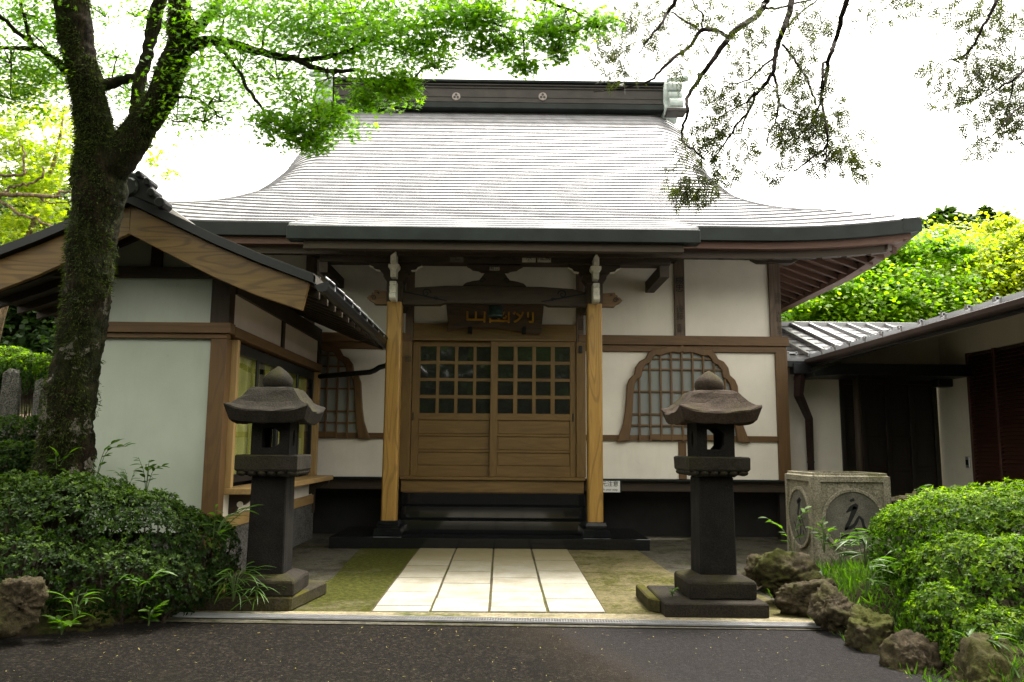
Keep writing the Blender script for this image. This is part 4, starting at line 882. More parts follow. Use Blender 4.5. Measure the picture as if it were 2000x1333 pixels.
def medallion(center, u, nrm, rad, strokes, parent):
    u = Vector(u); v = Vector((0, 0, 1)); nn_ = Vector(nrm); c = Vector(center); N_ = 40
    b = MB(); b.prism([c+u*rad*math.cos(2*math.pi*k/N_)+v*rad*math.sin(2*math.pi*k/N_) for k in range(N_)], nn_*.02); d = b.build('medallion', M['basin_disc'], parent)
    b = MB(); ro, ri = rad*1.07, rad*.95
    L0 = [c+nn_*.0+(u*math.cos(2*math.pi*k/N_)+v*math.sin(2*math.pi*k/N_))*ro for k in range(N_+1)]; L1 = [c+(u*math.cos(2*math.pi*k/N_)+v*math.sin(2*math.pi*k/N_))*ri for k in range(N_+1)]
    b.strip(L0, L1, nn_*.035); b.build('medallion_rim', M['basin'], d, .006)
    b = MB()
    for st in strokes:
        P = [c+nn_*.0205+u*x*rad+v*y*rad for x, y, w_ in st]; Wd = [w_*rad for _, _, w_ in st]; A, B = [], []
        for i, p in enumerate(P):
            t_ = (P[min(i+1, len(P)-1)]-P[max(i-1, 0)]).normalized(); q = nn_.cross(t_); A.append(p+q*Wd[i]); B.append(p-q*Wd[i])
        b.strip(A, B, nn_*.0015)
    b.build('carved_letter', M['pit'], d)
let1 = [[(-.08, .66, .035), (.06, .71, .05)], [(-.22, .28, .02), (-.05, .42, .08), (.12, .50, .09), (.18, .47, .04)], [(.10, .46, .08), (.0, .25, .08), (-.12, .0, .06), (-.22, -.18, .06), (-.30, -.32, .02)], [(-.30, -.26, .03), (-.1, -.22, .055), (.05, -.12, .05), (.14, .04, .05), (.2, .14, .05), (.3, .04, .05), (.34, -.15, .045), (.42, -.32, .05), (.6, -.42, .03)], [(.02, -.22, .03), (.12, -.36, .03), (.10, -.44, .02)], [(-.34, -.48, .04), (-.47, -.56, .04), (-.42, -.70, .04), (-.2, -.78, .035), (.0, -.72, .03), (.12, -.62, .02)], [(-.40, -.46, .03), (-.15, -.48, .05), (.15, -.58, .06), (.36, -.74, .04)]]
let2 = [[(-.2, .5, .06), (.1, .62, .09), (.2, .58, .05)], [(.05, .6, .1), (.0, .4, .09), (-.12, .1, .07), (.0, -.05, .06), (.12, -.2, .05), (.08, -.5, .06), (-.02, -.65, .03)], [(.25, .28, .05), (.15, .1, .03), (.35, -.2, .03), (.62, -.45, .02)], [(-.5, -.2, .03), (-.25, -.5, .04), (.0, -.85, .02)], [(.3, -.42, .05), (.4, -.58, .03)]]
zcm = (bz0+bz1)/2+.0; rr_ = bd*.37
medallion((bx0+bd/2, YBs+.03, zcm), (1, 0, 0), (0, -1, 0), rr_, let1, bs)
medallion((bx0+.03, YBs+bd/2, zcm), (0, -1, 0), (-1, 0, 0), rr_, let2, bs)

# ================================================================== ROCKS
def rock(px, py, Y, sx, sy, sz, rz, seed, label, m='rock', zc=None):
    c = at(px, py, Y); bm = bmesh.new(); bmesh.ops.create_icosphere(bm, subdivisions=5, radius=1)
    off = Vector((seed*3.1, seed*1.7, seed*.9))
    rs = random.Random(seed); planes = [(Vector((rs.gauss(0, 1), rs.gauss(0, 1), rs.gauss(0, .8))).normalized(), rs.uniform(.52, .8)) for _ in range(17)]
    for v in bm.verts:
        d = v.co.normalized(); q = 1.05
        for pn, pd in planes:                       # broken flat faces
            c_ = d.dot(pn)
            if c_ > .05: q = min(q, pd/c_)
        q += .12*mnoise.noise(d*2.1+off) + .09*mnoise.noise(d*5+off) + .06*mnoise.noise(d*11+off) - .05*abs(mnoise.noise(d*8+off*2)) + .04*mnoise.noise(d*24+off) + .02*mnoise.noise(d*45+off)
        v.co = Vector((d.x*q*sx, d.y*q*sy, d.z*q*sz))*1.12
    me = bpy.data.meshes.new('garden_rock'); bm.to_mesh(me); bm.free(); me.materials.append(M[m]); me.shade_smooth()
    o = link('garden_rock', me); o.location = c; o.rotation_euler = (R(seed*9 % 17-8), R(seed*13 % 19-9), rz); return tag(o, label, 'rock', 'rocks edging the planting beds')
rock(1488, 1118, 9.0, .17, .22, .17, .3, 1, 'small dark rock nearest the right lantern, behind its plinth')
rock(1535, 1132, 8.3, .34, .30, .24, .5, 2, 'mossy boulder directly below the left corner of the basin')
rock(1578, 1165, 7.75, .34, .28, .20, -.2, 3, 'yellowish weathered boulder with a moss tuft at the bed edge')
rock(1632, 1200, 7.15, .22, .26, .26, .7, 4, 'tall brown rock at the corner where the drain ends')
rock(1700, 1245, 6.6, .24, .28, .27, .2, 5, 'broad mossy rock under the front of the right shrub')
rock(1790, 1320, 5.95, .20, .26, .28, 1.0, 6, 'mossy upright rock low in the right foreground')
rock(1950, 1370, 5.5, .4, .35, .36, 1.4, 7, 'dark rock at the bottom right corner under the shrub')
rock(1880, 1005, 8.9, .95, .40, .34, .1, 8, 'long flat boulder lying behind the right shrub', 'rock')
rock(30, 1170, 6.55, .30, .26, .25, .2, 9, 'big pale-streaked boulder at the left picture edge')
rock(375, 1160, 7.75, .14, .16, .22, .5, 10, 'pale pointed rock half hidden at the right end of the left hedge')
rock(170, 1215, 7.1, .26, .22, .14, .9, 11, 'low dark rock under the left hedge')

# ================================================================== DRAIN
dr_ = thing('drain_grate', 'long galvanised steel drain grate along the edge of the asphalt', 'drain grate', (0, 7.3, 0))
Pa, Pb = Vector((-2.95, 7.435, 0)), Vector((2.82, 7.175, 0)); dv = (Pb-Pa); Ld = dv.length; dv.normalize(); pv = Vector((-dv.y, dv.x, 0)); Wd = .15
b = MB(); b.prism([Pa-pv*.005-Vector((0, 0, .0)), Pb-pv*.005, Pb+pv*(Wd+.005), Pa+pv*(Wd+.005)], (0, 0, .004)); b.build('channel', M['pit'], dr_)
for s in (0, Wd-.014): b = MB(); b.prism([Pa+pv*s+Vector((0, 0, .005)), Pb+pv*s+Vector((0, 0, .005)), Pb+pv*(s+.014)+Vector((0, 0, .005)), Pa+pv*(s+.014)+Vector((0, 0, .005))], (0, 0, .014)); b.build('edge_rail', M['steel'], dr_)
b = MB()
for s in (.043, .072, .101): b.prism([Pa+pv*s+Vector((0, 0, .006)), Pb+pv*s+Vector((0, 0, .006)), Pb+pv*(s+.006)+Vector((0, 0, .006)), Pa+pv*(s+.006)+Vector((0, 0, .006))], (0, 0, .011))
for k in range(int(Ld/.024)):
    q = Pa+dv*(k*.024)+pv*.014+Vector((0, 0, .006)); b.prism([q, q+dv*.007, q+dv*.007+pv*(Wd-.028), q+pv*(Wd-.028)], (0, 0, .010))
b.build('grate_bars', M['steel'], dr_, kind='stuff')

# ================================================================== VEGETATION
def leafcloud(name, pos, nrm, size, tmpl, faces, tint, m, parent=None, spin=None, kind='stuff'):
    """one mesh of many small leaves: tmpl (k,3) in leaf space (x along, y across, z normal)"""
    pos = np.asarray(pos, float); nrm = np.asarray(nrm, float); N = len(pos); k = len(tmpl); fl = len(faces[0])
    nrm /= np.linalg.norm(nrm, axis=1, keepdims=True)+1e-9
    if spin is None: ref = rng.normal(size=(N, 3))
    else: ref = np.asarray(spin, float)
    a = ref - nrm*np.sum(ref*nrm, 1, keepdims=True); a /= np.linalg.norm(a, axis=1, keepdims=True)+1e-9
    b = np.cross(nrm, a); t = np.asarray(tmpl, float); s = np.asarray(size).reshape(-1, 1, 1)
    V = pos[:, None, :] + s*(t[None, :, 0:1]*a[:, None, :] + t[None, :, 1:2]*b[:, None, :] + t[None, :, 2:3]*nrm[:, None, :])
    Fi = (np.asarray(faces)[None] + (np.arange(N)*k)[:, None, None]).reshape(-1)
    me = bpy.data.meshes.new(name); me.vertices.add(N*k); me.vertices.foreach_set('co', V.reshape(-1).astype(np.float32))
    nf = N*len(faces); me.loops.add(nf*fl); me.loops.foreach_set('vertex_index', Fi.astype(np.int32))
    me.polygons.add(nf); me.polygons.foreach_set('loop_start', (np.arange(nf)*fl).astype(np.int32)); me.update(calc_edges=True)
    at_ = me.attributes.new('tint', 'FLOAT', 'POINT'); at_.data.foreach_set('value', np.repeat(np.asarray(tint), k).astype(np.float32))
    me.materials.append(m); return link(name, me, parent, None, kind)
# maple leaf: star of five pointed lobes
_r = [(-150, .42), (-118, .30), (-95, .78), (-62, .33), (-42, .95), (-20, .36), (0, 1.05), (20, .36), (42, .95), (62, .33), (95, .78), (118, .30), (150, .42)]
MAPLE = [(0, 0, 0)] + [(r*math.cos(R(g)), r*math.sin(R(g)), -.16*r*r) for g, r in _r]; MAPLE_F = [(0, i, i+1) for i in range(1, 13)]
OVAL = [(0, 0, 0), (.45, .24, .06), (1, 0, -.05), (.45, -.24, .06)]; OVAL_F = [(0, 1, 2, 3)]
CLUMP = [(-.5, -.35, 0), (.1, -.5, .1), (.55, -.1, -.1), (.2, .45, .12), (-.45, .4, 0)]; CLUMP_F = [(0, 1, 2, 3, 4)]
BLADE = [(0, -.05, 0), (0, .05, 0), (.55, .045, .10), (1, 0, -.05), (.55, -.045, .10)]; BLADE_F = [(0, 4, 3, 2, 1)]
def ball(n, flat=1.):
    v = rng.normal(size=(n, 3)); v /= np.linalg.norm(v, axis=1, keepdims=True); return v*(rng.random((n, 1))**(1/2.4))*np.array([1, 1, flat])
def smooth_path(P, per=6, jit=0.):
    P = [Vector(p) for p in P]; out = []
    Q = [P[0]*2-P[1]] + P + [P[-1]*2-P[-2]]
    for i in range(1, len(Q)-2):
        for k in range(per):
            t = k/per; a, b, c, d = Q[i-1:i+3]
            p = .5*((2*b) + (c-a)*t + (2*a-5*b+4*c-d)*t*t + (3*b-a-3*c+d)*t**3)
            out.append(p + Vector((random.gauss(0, jit), random.gauss(0, jit), random.gauss(0, jit))))
    return out + [P[-1]]
def lerp_list(L, n): return [float(q) for q in np.interp(np.linspace(0, 1, n), np.linspace(0, 1, len(L)), L)]
L_MAPLE = leafmat('maple_leaf', (.045, .115, .004), (.10, .20, .006), (.19, .28, .010), .6)
L_YELLOW = leafmat('young_maple_leaf', (.11, .17, .006), (.23, .27, .010), (.34, .33, .018), .6)
L_DARK = leafmat('evergreen_leaf', (.012, .028, .007), (.028, .058, .012), (.05, .09, .016), .25)
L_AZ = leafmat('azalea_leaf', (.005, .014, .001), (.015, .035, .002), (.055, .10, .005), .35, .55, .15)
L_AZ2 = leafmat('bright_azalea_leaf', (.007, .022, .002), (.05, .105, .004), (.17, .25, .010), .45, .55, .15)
L_CYP = leafmat('cypress_scale_leaf', (.016, .020, .006), (.036, .044, .011), (.09, .10, .02), .4)
L_GRASS = leafmat('fresh_grass', (.02, .055, .004), (.05, .11, .007), (.10, .175, .014), .4)
L_MOSS = leafmat('trunk_moss', (.014, .022, .005), (.035, .05, .009), (.085, .095, .02), .2, .8, .1)
def bark(name, c, patch, moss, zmax=99.):
    m, t, p = newmat(name); v = coords(t, (1, 1, .3), False); v1 = coords(t, (1, 1, 1), False)
    n = noise(t, v, 15, 8, .78); n2 = noise(t, v1, 3.4, 7, .72); n3 = noise(t, v1, 2.3, 6, .7); fine = noise(t, v1, 60, 4, .7)
    col = ramp(t, n, [(.34, tuple(q*.18 for q in c)), (.52, c), (.70, tuple(q*2.6 for q in c))])
    zz_ = nd(t, 'SeparateXYZ', {0: v1}).outputs[2]; low = nd(t, 'MapRange', {0: zz_, 1: zmax, 2: zmax-1.4}).outputs[0]
    col = mix(t, nd(t, 'MapRange', {0: n3, 1: .38, 2: .54, 3: 0., 4: moss}).outputs[0], col, ramp(t, nd(t, 'Math', {0: n, 1: fine}, operation='MULTIPLY').outputs[0], [(.18, (.003, .0045, .001)), (.30, (.018, .022, .004)), (.42, (.055, .058, .010))]))
    lich = nd(t, 'MapRange', {0: n2, 1: .56, 2: .585}).outputs[0]
    lich = nd(t, 'Math', {0: nd(t, 'Math', {0: lich, 1: low}, operation='MULTIPLY').outputs[0], 1: patch}, operation='MULTIPLY').outputs[0]
    col = mix(t, lich, col, mix(t, fine, (.12, .10, .075), (.34, .31, .26)))
    fin(t, p, col, .95); p.inputs['Specular IOR Level'].default_value = .1; bump(t, p, nd(t, 'Math', {0: n, 1: nd(t, 'Math', {0: fine, 1: .25}, operation='MULTIPLY').outputs[0]}, operation='ADD').outputs[0], 1., .07); return m
B_MAPLE = bark('maple_bark', (.022, .015, .009), .95, .92, 3.4); B_TWIG = bark('twig_bark', (.055, .04, .03), .3, .25); B_CYP = bark('cypress_bark', (.04, .030, .026), .1, .1); B_PINE = bark('pale_twisted_bark', (.24, .17, .105), .2, .1)

def limb(name, pts, rads, m, parent, n=10, per=8, jit=0., rough=0.):  # noqa
    P = smooth_path(pts, per, jit); b = MB(); b.tube(P, lerp_list(rads, len(P)), n)
    if rough:
        for i, v in enumerate(b.v):
            v = Vector(v); q = mnoise.noise(v*3.1)*.5 + mnoise.noise(v*7.3)*.4 + mnoise.noise(v*17)*.35 + mnoise.noise(v*38)*.2
            c = P[min(i//n, len(P)-1)]; d = (v-c)
            if d.length > 1e-4: b.v[i] = tuple(v + d.normalized()*q*rough*d.length)
    return b.build(name, m, parent, 0, True), P

# ---------------------------------------------------------------- the big maple
maple = thing('maple_tree', 'large mossy-trunked maple with forked stems spreading over the annex', 'tree', (at(125, 930, 7.9).x, 7.9, 0))
def px(*L): return [at(x, y, Y) for x, y, Y in L]
def wpx(L, Y=7.8): return [w_/2/F_PX*Y for w_ in L]
base = at(128, 1000, 7.95)
tr, TP = limb('trunk', [(base.x-.05, 7.95, .1)] + px((126, 900, 7.95), (135, 800, 7.92), (162, 650, 7.9), (180, 480, 7.85), (195, 340, 7.8), (188, 270, 7.75), (172, 180, 7.65), (152, 90, 7.55), (140, 10, 7.45), (128, -90, 7.35), (100, -260, 7.2)), wpx([116, 104, 94, 84, 88, 96, 70, 60, 58, 64, 50, 34]), B_MAPLE, maple, 56, 26, 0, .24)
st, SP = limb('stem', px((200, 345, 7.8), (240, 300, 7.75), (275, 250, 7.7), (315, 190, 7.6), (340, 120, 7.5), (352, 60, 7.4), (350, 0, 7.3), (330, -110, 7.2)), wpx([72, 68, 58, 58, 52, 40, 37, 27]), B_MAPLE, maple, 40, 20, 0, .22)
BR = [([(262, 262, 7.72), (266, 210, 7.7), (275, 150, 7.7), (292, 85, 7.7), (302, 40, 7.7), (325, -40, 7.6)], [30, 28, 28, 26, 34, 20]),
      ([(205, 168, 7.7), (235, 158, 7.7), (268, 150, 7.7)], [26, 20, 16]),
      ([(345, 105, 7.45), (385, 85, 7.35), (430, 80, 7.2), (500, 100, 7.0), (570, 116, 6.8), (640, 140, 6.6), (700, 138, 6.4), (800, 165, 6.2)], [34, 26, 20, 17, 13, 9, 6, 3]),
      ([(580, 118, 6.8), (660, 108, 6.6), (740, 70, 6.4), (830, 50, 6.2), (930, 40, 6.0), (1020, 60, 5.9)], [11, 9, 8, 7, 5, 3]),
      ([(425, 92, 7.2), (460, 130, 7.1), (490, 180, 7.0), (520, 218, 6.9), (580, 232, 6.8)], [9, 8, 7, 6, 3]),
      ([(358, 80, 7.4), (400, 40, 7.3), (435, -10, 7.2), (450, -80, 7.1)], [24, 20, 18, 14]),
      ([(130, 140, 7.6), (100, 112, 7.5), (75, 95, 7.4), (30, 95, 7.2), (-40, 90, 7.0)], [20, 14, 11, 8, 5]),
      ([(70, 92, 7.4), (30, 60, 7.3), (0, 30, 7.2), (-40, 0, 7.1)], [10, 9, 8, 6]), ([(62, 90, 7.4), (52, 50, 7.4), (42, 10, 7.4), (60, -30, 7.4)], [8, 7, 7, 5]),
      ([(350, 190, 7.6), (390, 195, 7.4), (420, 220, 7.2), (445, 245, 7.1)], [7, 5, 4, 2]),
      ([(435, -20, 7.2), (600, -30, 6.6), (760, -30, 6.2), (900, -20, 5.9), (1050, 0, 5.7), (1160, 40, 5.6)], [16, 13, 11, 9, 6, 3])]
limbs = []
for pts, wd in BR: limbs.append(limb('branch', px(*pts), wpx(wd, 7.2), B_MAPLE, maple, 8, 6, .006, .12)[1])
pads = [(440, 30, 7.1, .55, 520), (520, 50, 6.9, .55, 560), (610, 30, 6.7, .55, 560), (600, 85, 6.8, .45, 400), (700, 50, 6.5, .55, 560), (790, 40, 6.3, .5, 520), (690, 100, 6.6, .35, 200), (780, 95, 6.3, .45, 420), (835, 85, 6.2, .3, 220),
        (540, 150, 7.0, .45, 260), (470, 130, 7.2, .45, 260), (590, 195, 6.9, .36, 230), (560, 250, 6.8, .36, 330), (625, 240, 6.7, .34, 360), (600, 275, 6.8, .22, 170), (525, 235, 6.9, .26, 170), (650, 220, 6.7, .2, 120),
        (740, 175, 6.3, .34, 360), (790, 170, 6.2, .22, 190), (710, 195, 6.4, .18, 110), (640, 150, 6.6, .3, 60), (850, 130, 6.1, .16, 60),
        (910, 50, 6.0, .32, 300), (965, 30, 5.9, .32, 320), (1000, 85, 5.9, .26, 260), (1025, 130, 5.85, .16, 110), (1060, 50, 5.8, .32, 300), (1120, 60, 5.7, .30, 240), (940, 95, 6.0, .2, 120), (880, 20, 6.1, .3, 250), (1170, 50, 5.6, .22, 120), (1090, 100, 5.8, .14, 60),
        (290, 200, 7.9, .35, 120), (380, 165, 7.5, .45, 210), (430, 195, 7.3, .38, 150), (345, 235, 7.7, .35, 110), (400, 235, 7.3, .28, 90), (330, 60, 7.9, .4, 170), (395, 110, 7.5, .42, 240), (250, 175, 8.0, .3, 110), (230, 110, 8.1, .35, 130), (265, 30, 8.1, .3, 90),
        (40, 30, 7.5, .55, 420), (20, 120, 7.3, .5, 330), (100, 60, 7.8, .4, 280), (80, 160, 7.7, .42, 280), (20, 190, 7.4, .4, 260), (205, 30, 8.0, .2, 60), (110, 130, 8.2, .4, 200)]
lp, lnv, lsz, ltn = [], [], [], []
tw = MB()
for x, y, Y, r, n in pads:
    c = np.array(at(x, y, Y)); n = int(n*2.9); r *= 1.14; q = ball(n, .5); q[:, 1] *= 1.0
    lobes = rng.normal(size=(5, 3))*np.array([.6, .6, .25]); own = rng.integers(0, 5, n)
    P = c + r*(q*.72 + lobes[own]*.42)
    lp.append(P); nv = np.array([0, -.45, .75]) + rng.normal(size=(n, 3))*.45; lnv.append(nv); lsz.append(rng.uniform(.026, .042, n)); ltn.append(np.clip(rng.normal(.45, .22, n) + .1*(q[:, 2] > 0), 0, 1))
    for k in range(7):
        e = c + r*np.array([random.uniform(-1, 1), random.uniform(-1, 1), random.uniform(-.3, .3)]); md = (c+e)/2 + np.array([0, 0, .05])
        tw.tube([c-np.array([0, 0, .02]), md, e], [.006, .004, .002], 4, False)
    # twig from the nearest limb
    best = min((p for L in limbs for p in L), key=lambda p: (Vector(c)-p).length); v = Vector(c)-best
    if v.length < 1.6: tw.tube([best, best+v*.5+Vector((0, 0, .06)), Vector(c)], [.011, .008, .006], 5, False)
tw.build('twigs', B_TWIG, maple, kind='stuff')
# crown going on overhead, outside the picture
for k in range(14):
    c = np.array([random.uniform(-9, -2), random.uniform(3, 8), random.uniform(6.3, 9.5)])
    pc = Vector((c[0], c[1], c[2]-CAM_H)); 
    if pc.z/max(pc.y, .1) < .62: continue
    n = 260; lp.append(c + ball(n, .4)*.9); lnv.append(np.array([0, 0, .8]) + rng.normal(size=(n, 3))*.4); lsz.append(rng.uniform(.05, .075, n)); ltn.append(np.clip(rng.normal(.5, .2, n), 0, 1))
leafcloud('crown', np.concatenate(lp), np.concatenate(lnv), np.concatenate(lsz), MAPLE, MAPLE_F, np.concatenate(ltn), L_MAPLE, maple)
# moss and little ferns on the bark
mp, mn, msz, mt_ = [], [], [], []
for me_, cnt, zlo in ((tr, 15000, 1.2), (st, 4500, 3.0)):
    vs_ = np.array([v.co for v in me_.data.vertices]); nn_ = np.array([v.normal for v in me_.data.vertices])
    keep = np.where((vs_[:, 2] > zlo) & (nn_[:, 1] < .4))[0]; pk = rng.choice(keep, cnt*2)
    msk = np.array([mnoise.noise(Vector(vs_[i])*2.2) for i in pk]) > -.12; pk = pk[msk][:cnt]
    mp.append(vs_[pk] + rng.normal(size=(len(pk), 3))*.012); d = nn_[pk]*.8 + np.array([0, 0, -.5]) + rng.normal(size=(len(pk), 3))*.45
    mn.append(d); msz.append(rng.uniform(.018, .055, len(pk))); mt_.append(np.clip(rng.normal(.4, .25, len(pk)), 0, 1))
D = np.concatenate(mn); perp = np.cross(D, rng.normal(size=D.shape))
leafcloud('moss', np.concatenate(mp), perp, np.concatenate(msz), [(x, y*1.6, z) for x, y, z in BLADE], BLADE_F, np.concatenate(mt_), L_MOSS, maple, spin=D)

# ---------------------------------------------------------------- overhanging cypress (trunk stands right of the camera)
cyp = thing('cypress_tree', 'overhanging cypress with thin drooping dark branches, top right', 'tree', (5.4, 2.2, 0))
limb('trunk', [(5.4, 2.2, -.03), (5.35, 2.3, 3), (5.2, 2.5, 6), (5.1, 2.6, 11)], [.34, .29, .24, .12], B_CYP, cyp, 16, 10, 0, .1)
limb('branch', [(5.25, 2.45, 5.2), (4.2, 4.0, 5.9), (3.0, 5.3, 6.1), (1.7, 6.0, 5.9), (.8, 6.1, 5.6)], [.11, .09, .07, .05, .03], B_CYP, cyp, 10, 8)
limb('branch', [(5.25, 2.45, 4.6), (4.6, 4.4, 5.4), (4.2, 5.6, 5.7), (4.0, 6.3, 5.6)], [.09, .07, .05, .03], B_CYP, cyp, 10, 8)
def zc(x, y): return (1200+.4*x, .4*y)
CB = [([(800, -260), (760, -60), (735, 20), (690, 80), (600, 145), (555, 190), (500, 265), (465, 320), (410, 395), (365, 460), (352, 505), (358, 545), (335, 610), (330, 660), (340, 700), (400, 745), (440, 780)], 6.3, [16, 15, 14, 13, 12, 10, 8, 7, 6, 5, 4, 3]),
      ([(330, -120), (300, 0), (262, 60), (235, 110), (190, 165), (150, 220), (120, 260)], 6.2, [10, 8, 6, 4, 2]), ([(900, -240), (866, 0), (850, 70), (825, 150), (800, 210), (785, 290), (772, 360), (720, 430), (690, 470), (655, 545), (600, 610), (555, 680), (500, 760), (455, 830)], 6.4, [15, 13, 11, 9, 7, 5, 4, 2]),
      ([(775, 360), (792, 420), (800, 500), (830, 525), (862, 545)], 6.4, [7, 6, 5, 3]), ([(800, 500), (795, 560), (785, 600), (755, 660), (735, 760)], 6.4, [5, 4, 3, 2]), ([(788, 595), (815, 650), (822, 740), (808, 830), (778, 915)], 6.4, [4, 3, 2.5, 1.5]),
      ([(1180, -200), (1135, 0), (1110, 90), (1080, 200), (1062, 255), (1042, 300), (1038, 360), (1018, 430), (1012, 480), (1025, 560), (1040, 660), (1035, 740), (1030, 800), (1028, 940)], 6.0, [10, 10, 9, 8, 8, 6, 5, 3, 1.5]), ([(1045, 300), (1018, 315), (1015, 380), (1012, 440)], 6.0, [5, 6, 6, 5]),
      ([(560, 188), (510, 155), (430, 148), (400, 185), (350, 245), (290, 285), (220, 350), (180, 390), (100, 420), (-20, 440), (-100, 450)], 6.4, [9, 9, 8, 7, 5, 4, 2]), ([(430, 148), (430, 80), (390, 30), (370, -30)], 6.4, [5, 4, 4, 3]), ([(415, 150), (330, 95), (280, 60)], 6.4, [5, 4, 3]),
      ([(820, 215), (860, 270), (915, 345), (945, 400), (970, 470), (985, 515)], 6.3, [5, 5, 4, 3]), ([(1040, 715), (1000, 750), (945, 785), (890, 830), (780, 885)], 6.0, [5, 4, 3, 1]), ([(1015, 485), (980, 560), (930, 640), (860, 695)], 6.0, [5, 4, 3, 2]),
      ([(735, 45), (800, 40), (880, 20), (960, 0)], 6.4, [6, 5, 5, 4]), ([(845, 135), (900, 70), (980, 10), (1020, -40)], 6.3, [4, 4, 4, 3]), ([(690, 455), (640, 500), (560, 545), (470, 600)], 6.4, [5, 4, 3, 1.5]), ([(770, 290), (700, 350), (650, 395), (590, 410), (540, 400)], 6.4, [5, 4, 3, 2]), ([(650, 550), (620, 640), (610, 760), (560, 880)], 6.4, [4, 3, 2, 1]),
      ([(1900, -200), (1870, 0), (1825, 90), (1780, 170), (1740, 240), (1680, 285), (1600, 305)], 5.9, [9, 7, 5, 4, 2]), ([(1730, 250), (1712, 320), (1700, 400)], 5.9, [3, 2, 1]), ([(2250, 150), (2080, 270), (2000, 345), (1950, 390), (1890, 420), (1800, 480)], 5.8, [9, 7, 5, 4, 2]), ([(1945, 395), (1935, 470), (1920, 540)], 5.8, [3, 2, 1.5]), ([(2250, 380), (2080, 480), (1990, 520), (1930, 570), (1880, 630), (1800, 690)], 5.8, [7, 5, 4, 3, 1])]
CPATH = []
for pts, Y, wd in CB:
    P3 = [at(*zc(x, y), Y + .25*math.sin(i*.9+x)) for i, (x, y) in enumerate(pts)]
    CPATH.append(limb('branch', P3, wpx(wd, 6.2), B_CYP, cyp, 7, 4, .004, .08)[1])
cp = [(90, 90, 1.1, 80), (60, 200, 1.3, 90), (100, 260, .9, 60), (20, 300, .8, 50), (-60, 250, .8, 50), (200, 60, .9, 45), (320, 230, .8, 45), (330, 330, .7, 35), (480, 150, .7, 40), (560, 60, .8, 40), (640, 110, .8, 40), (730, 110, .8, 45), (540, 410, .8, 60), (610, 470, .9, 70), (520, 540, .7, 60), (430, 635, .6, 55), (400, 700, .6, 45), (560, 620, .8, 60), (560, 730, .7, 45), (430, 840, .9, 70), (350, 890, .6, 55), (340, 950, .4, 30), (460, 960, .35, 25), (560, 830, .5, 30), (930, 545, .95, 120), (1010, 560, .7, 80), (880, 620, .7, 70), (950, 640, .7, 70), (840, 680, .5, 35), (770, 780, .7, 40), (760, 850, .4, 18), (1130, 710, .7, 70), (1080, 740, .6, 45), (960, 790, .6, 40), (1200, 800, .6, 30), (1150, 830, .4, 16), (920, 260, .8, 55), (880, 320, .6, 40), (900, 390, .5, 35), (980, 420, .6, 35), (680, 270, .7, 40), (740, 440, .5, 25), (980, 60, .8, 45), (900, 120, .6, 30), (1000, 160, .5, 25), (1200, 70, .7, 35), (1320, 40, .7, 40), (1400, 30, .6, 30), (1500, 60, .5, 20), (440, 60, .6, 30), (300, 20, .7, 35), (700, 690, .4, 15), (620, 330, .5, 25), (780, 600, .3, 10),
      (1720, 50, .9, 65), (1800, 110, .8, 60), (1760, 180, .7, 40), (1800, 280, .7, 50), (1620, 360, .7, 45), (1560, 340, .4, 15), (1680, 430, .7, 40), (1640, 480, .5, 20), (1950, 300, .8, 65), (1840, 440, .8, 65), (1940, 420, .6, 45), (1820, 540, .8, 65), (1970, 520, .9, 70), (1910, 600, .8, 60), (1840, 680, .7, 45), (1780, 725, .5, 22), (1990, 160, .6, 40), (1890, 30, .7, 40), (1780, 340, .5, 30), (2050, 430, .8, 50)]
sp_p, sp_n, sp_d, sp_s, sp_t = [], [], [], [], []
for x, y, r, n in cp:
    c = np.array(at(*zc(x, y), 6.1 if x > 900 else 6.35)); r = r*.17
    best = min((p for L in CPATH for p in L), key=lambda p: (Vector(c)-p).length); bt = np.array(best)
    for k in range(int(n*1.1)):
        s0 = c + ball(1, .9)[0]*r*1.75; dr0 = (s0-bt)*.6 + np.array([0, 0, -.08]) + rng.normal(size=3)*.08; L_ = np.linalg.norm(dr0)+1e-6; dr0 /= L_
        ln_ = random.uniform(.06, .13); side_ = np.cross(dr0, rng.normal(size=3)); side_ /= np.linalg.norm(side_)+1e-6; up_ = np.cross(side_, dr0)
        m_ = 9
        for j in range(m_):
            f = j/m_; pth = s0 + dr0*ln_*f; sg_ = 1 if j % 2 else -1; d_ = dr0*.75 + side_*sg_*.75 + up_*random.gauss(0, .2) if j < m_-1 else dr0
            sp_p.append(pth); sp_d.append(d_); sp_n.append(up_ + rng.normal(size=3)*.2); sp_s.append(ln_*(.5-.28*f)); sp_t.append(np.clip(random.gauss(.4, .25), 0, 1))
leafcloud('foliage', sp_p, sp_n, sp_s, [(x, y*2.1, z*.3) for x, y, z in BLADE], BLADE_F, sp_t, L_CYP, cyp, spin=sp_d)

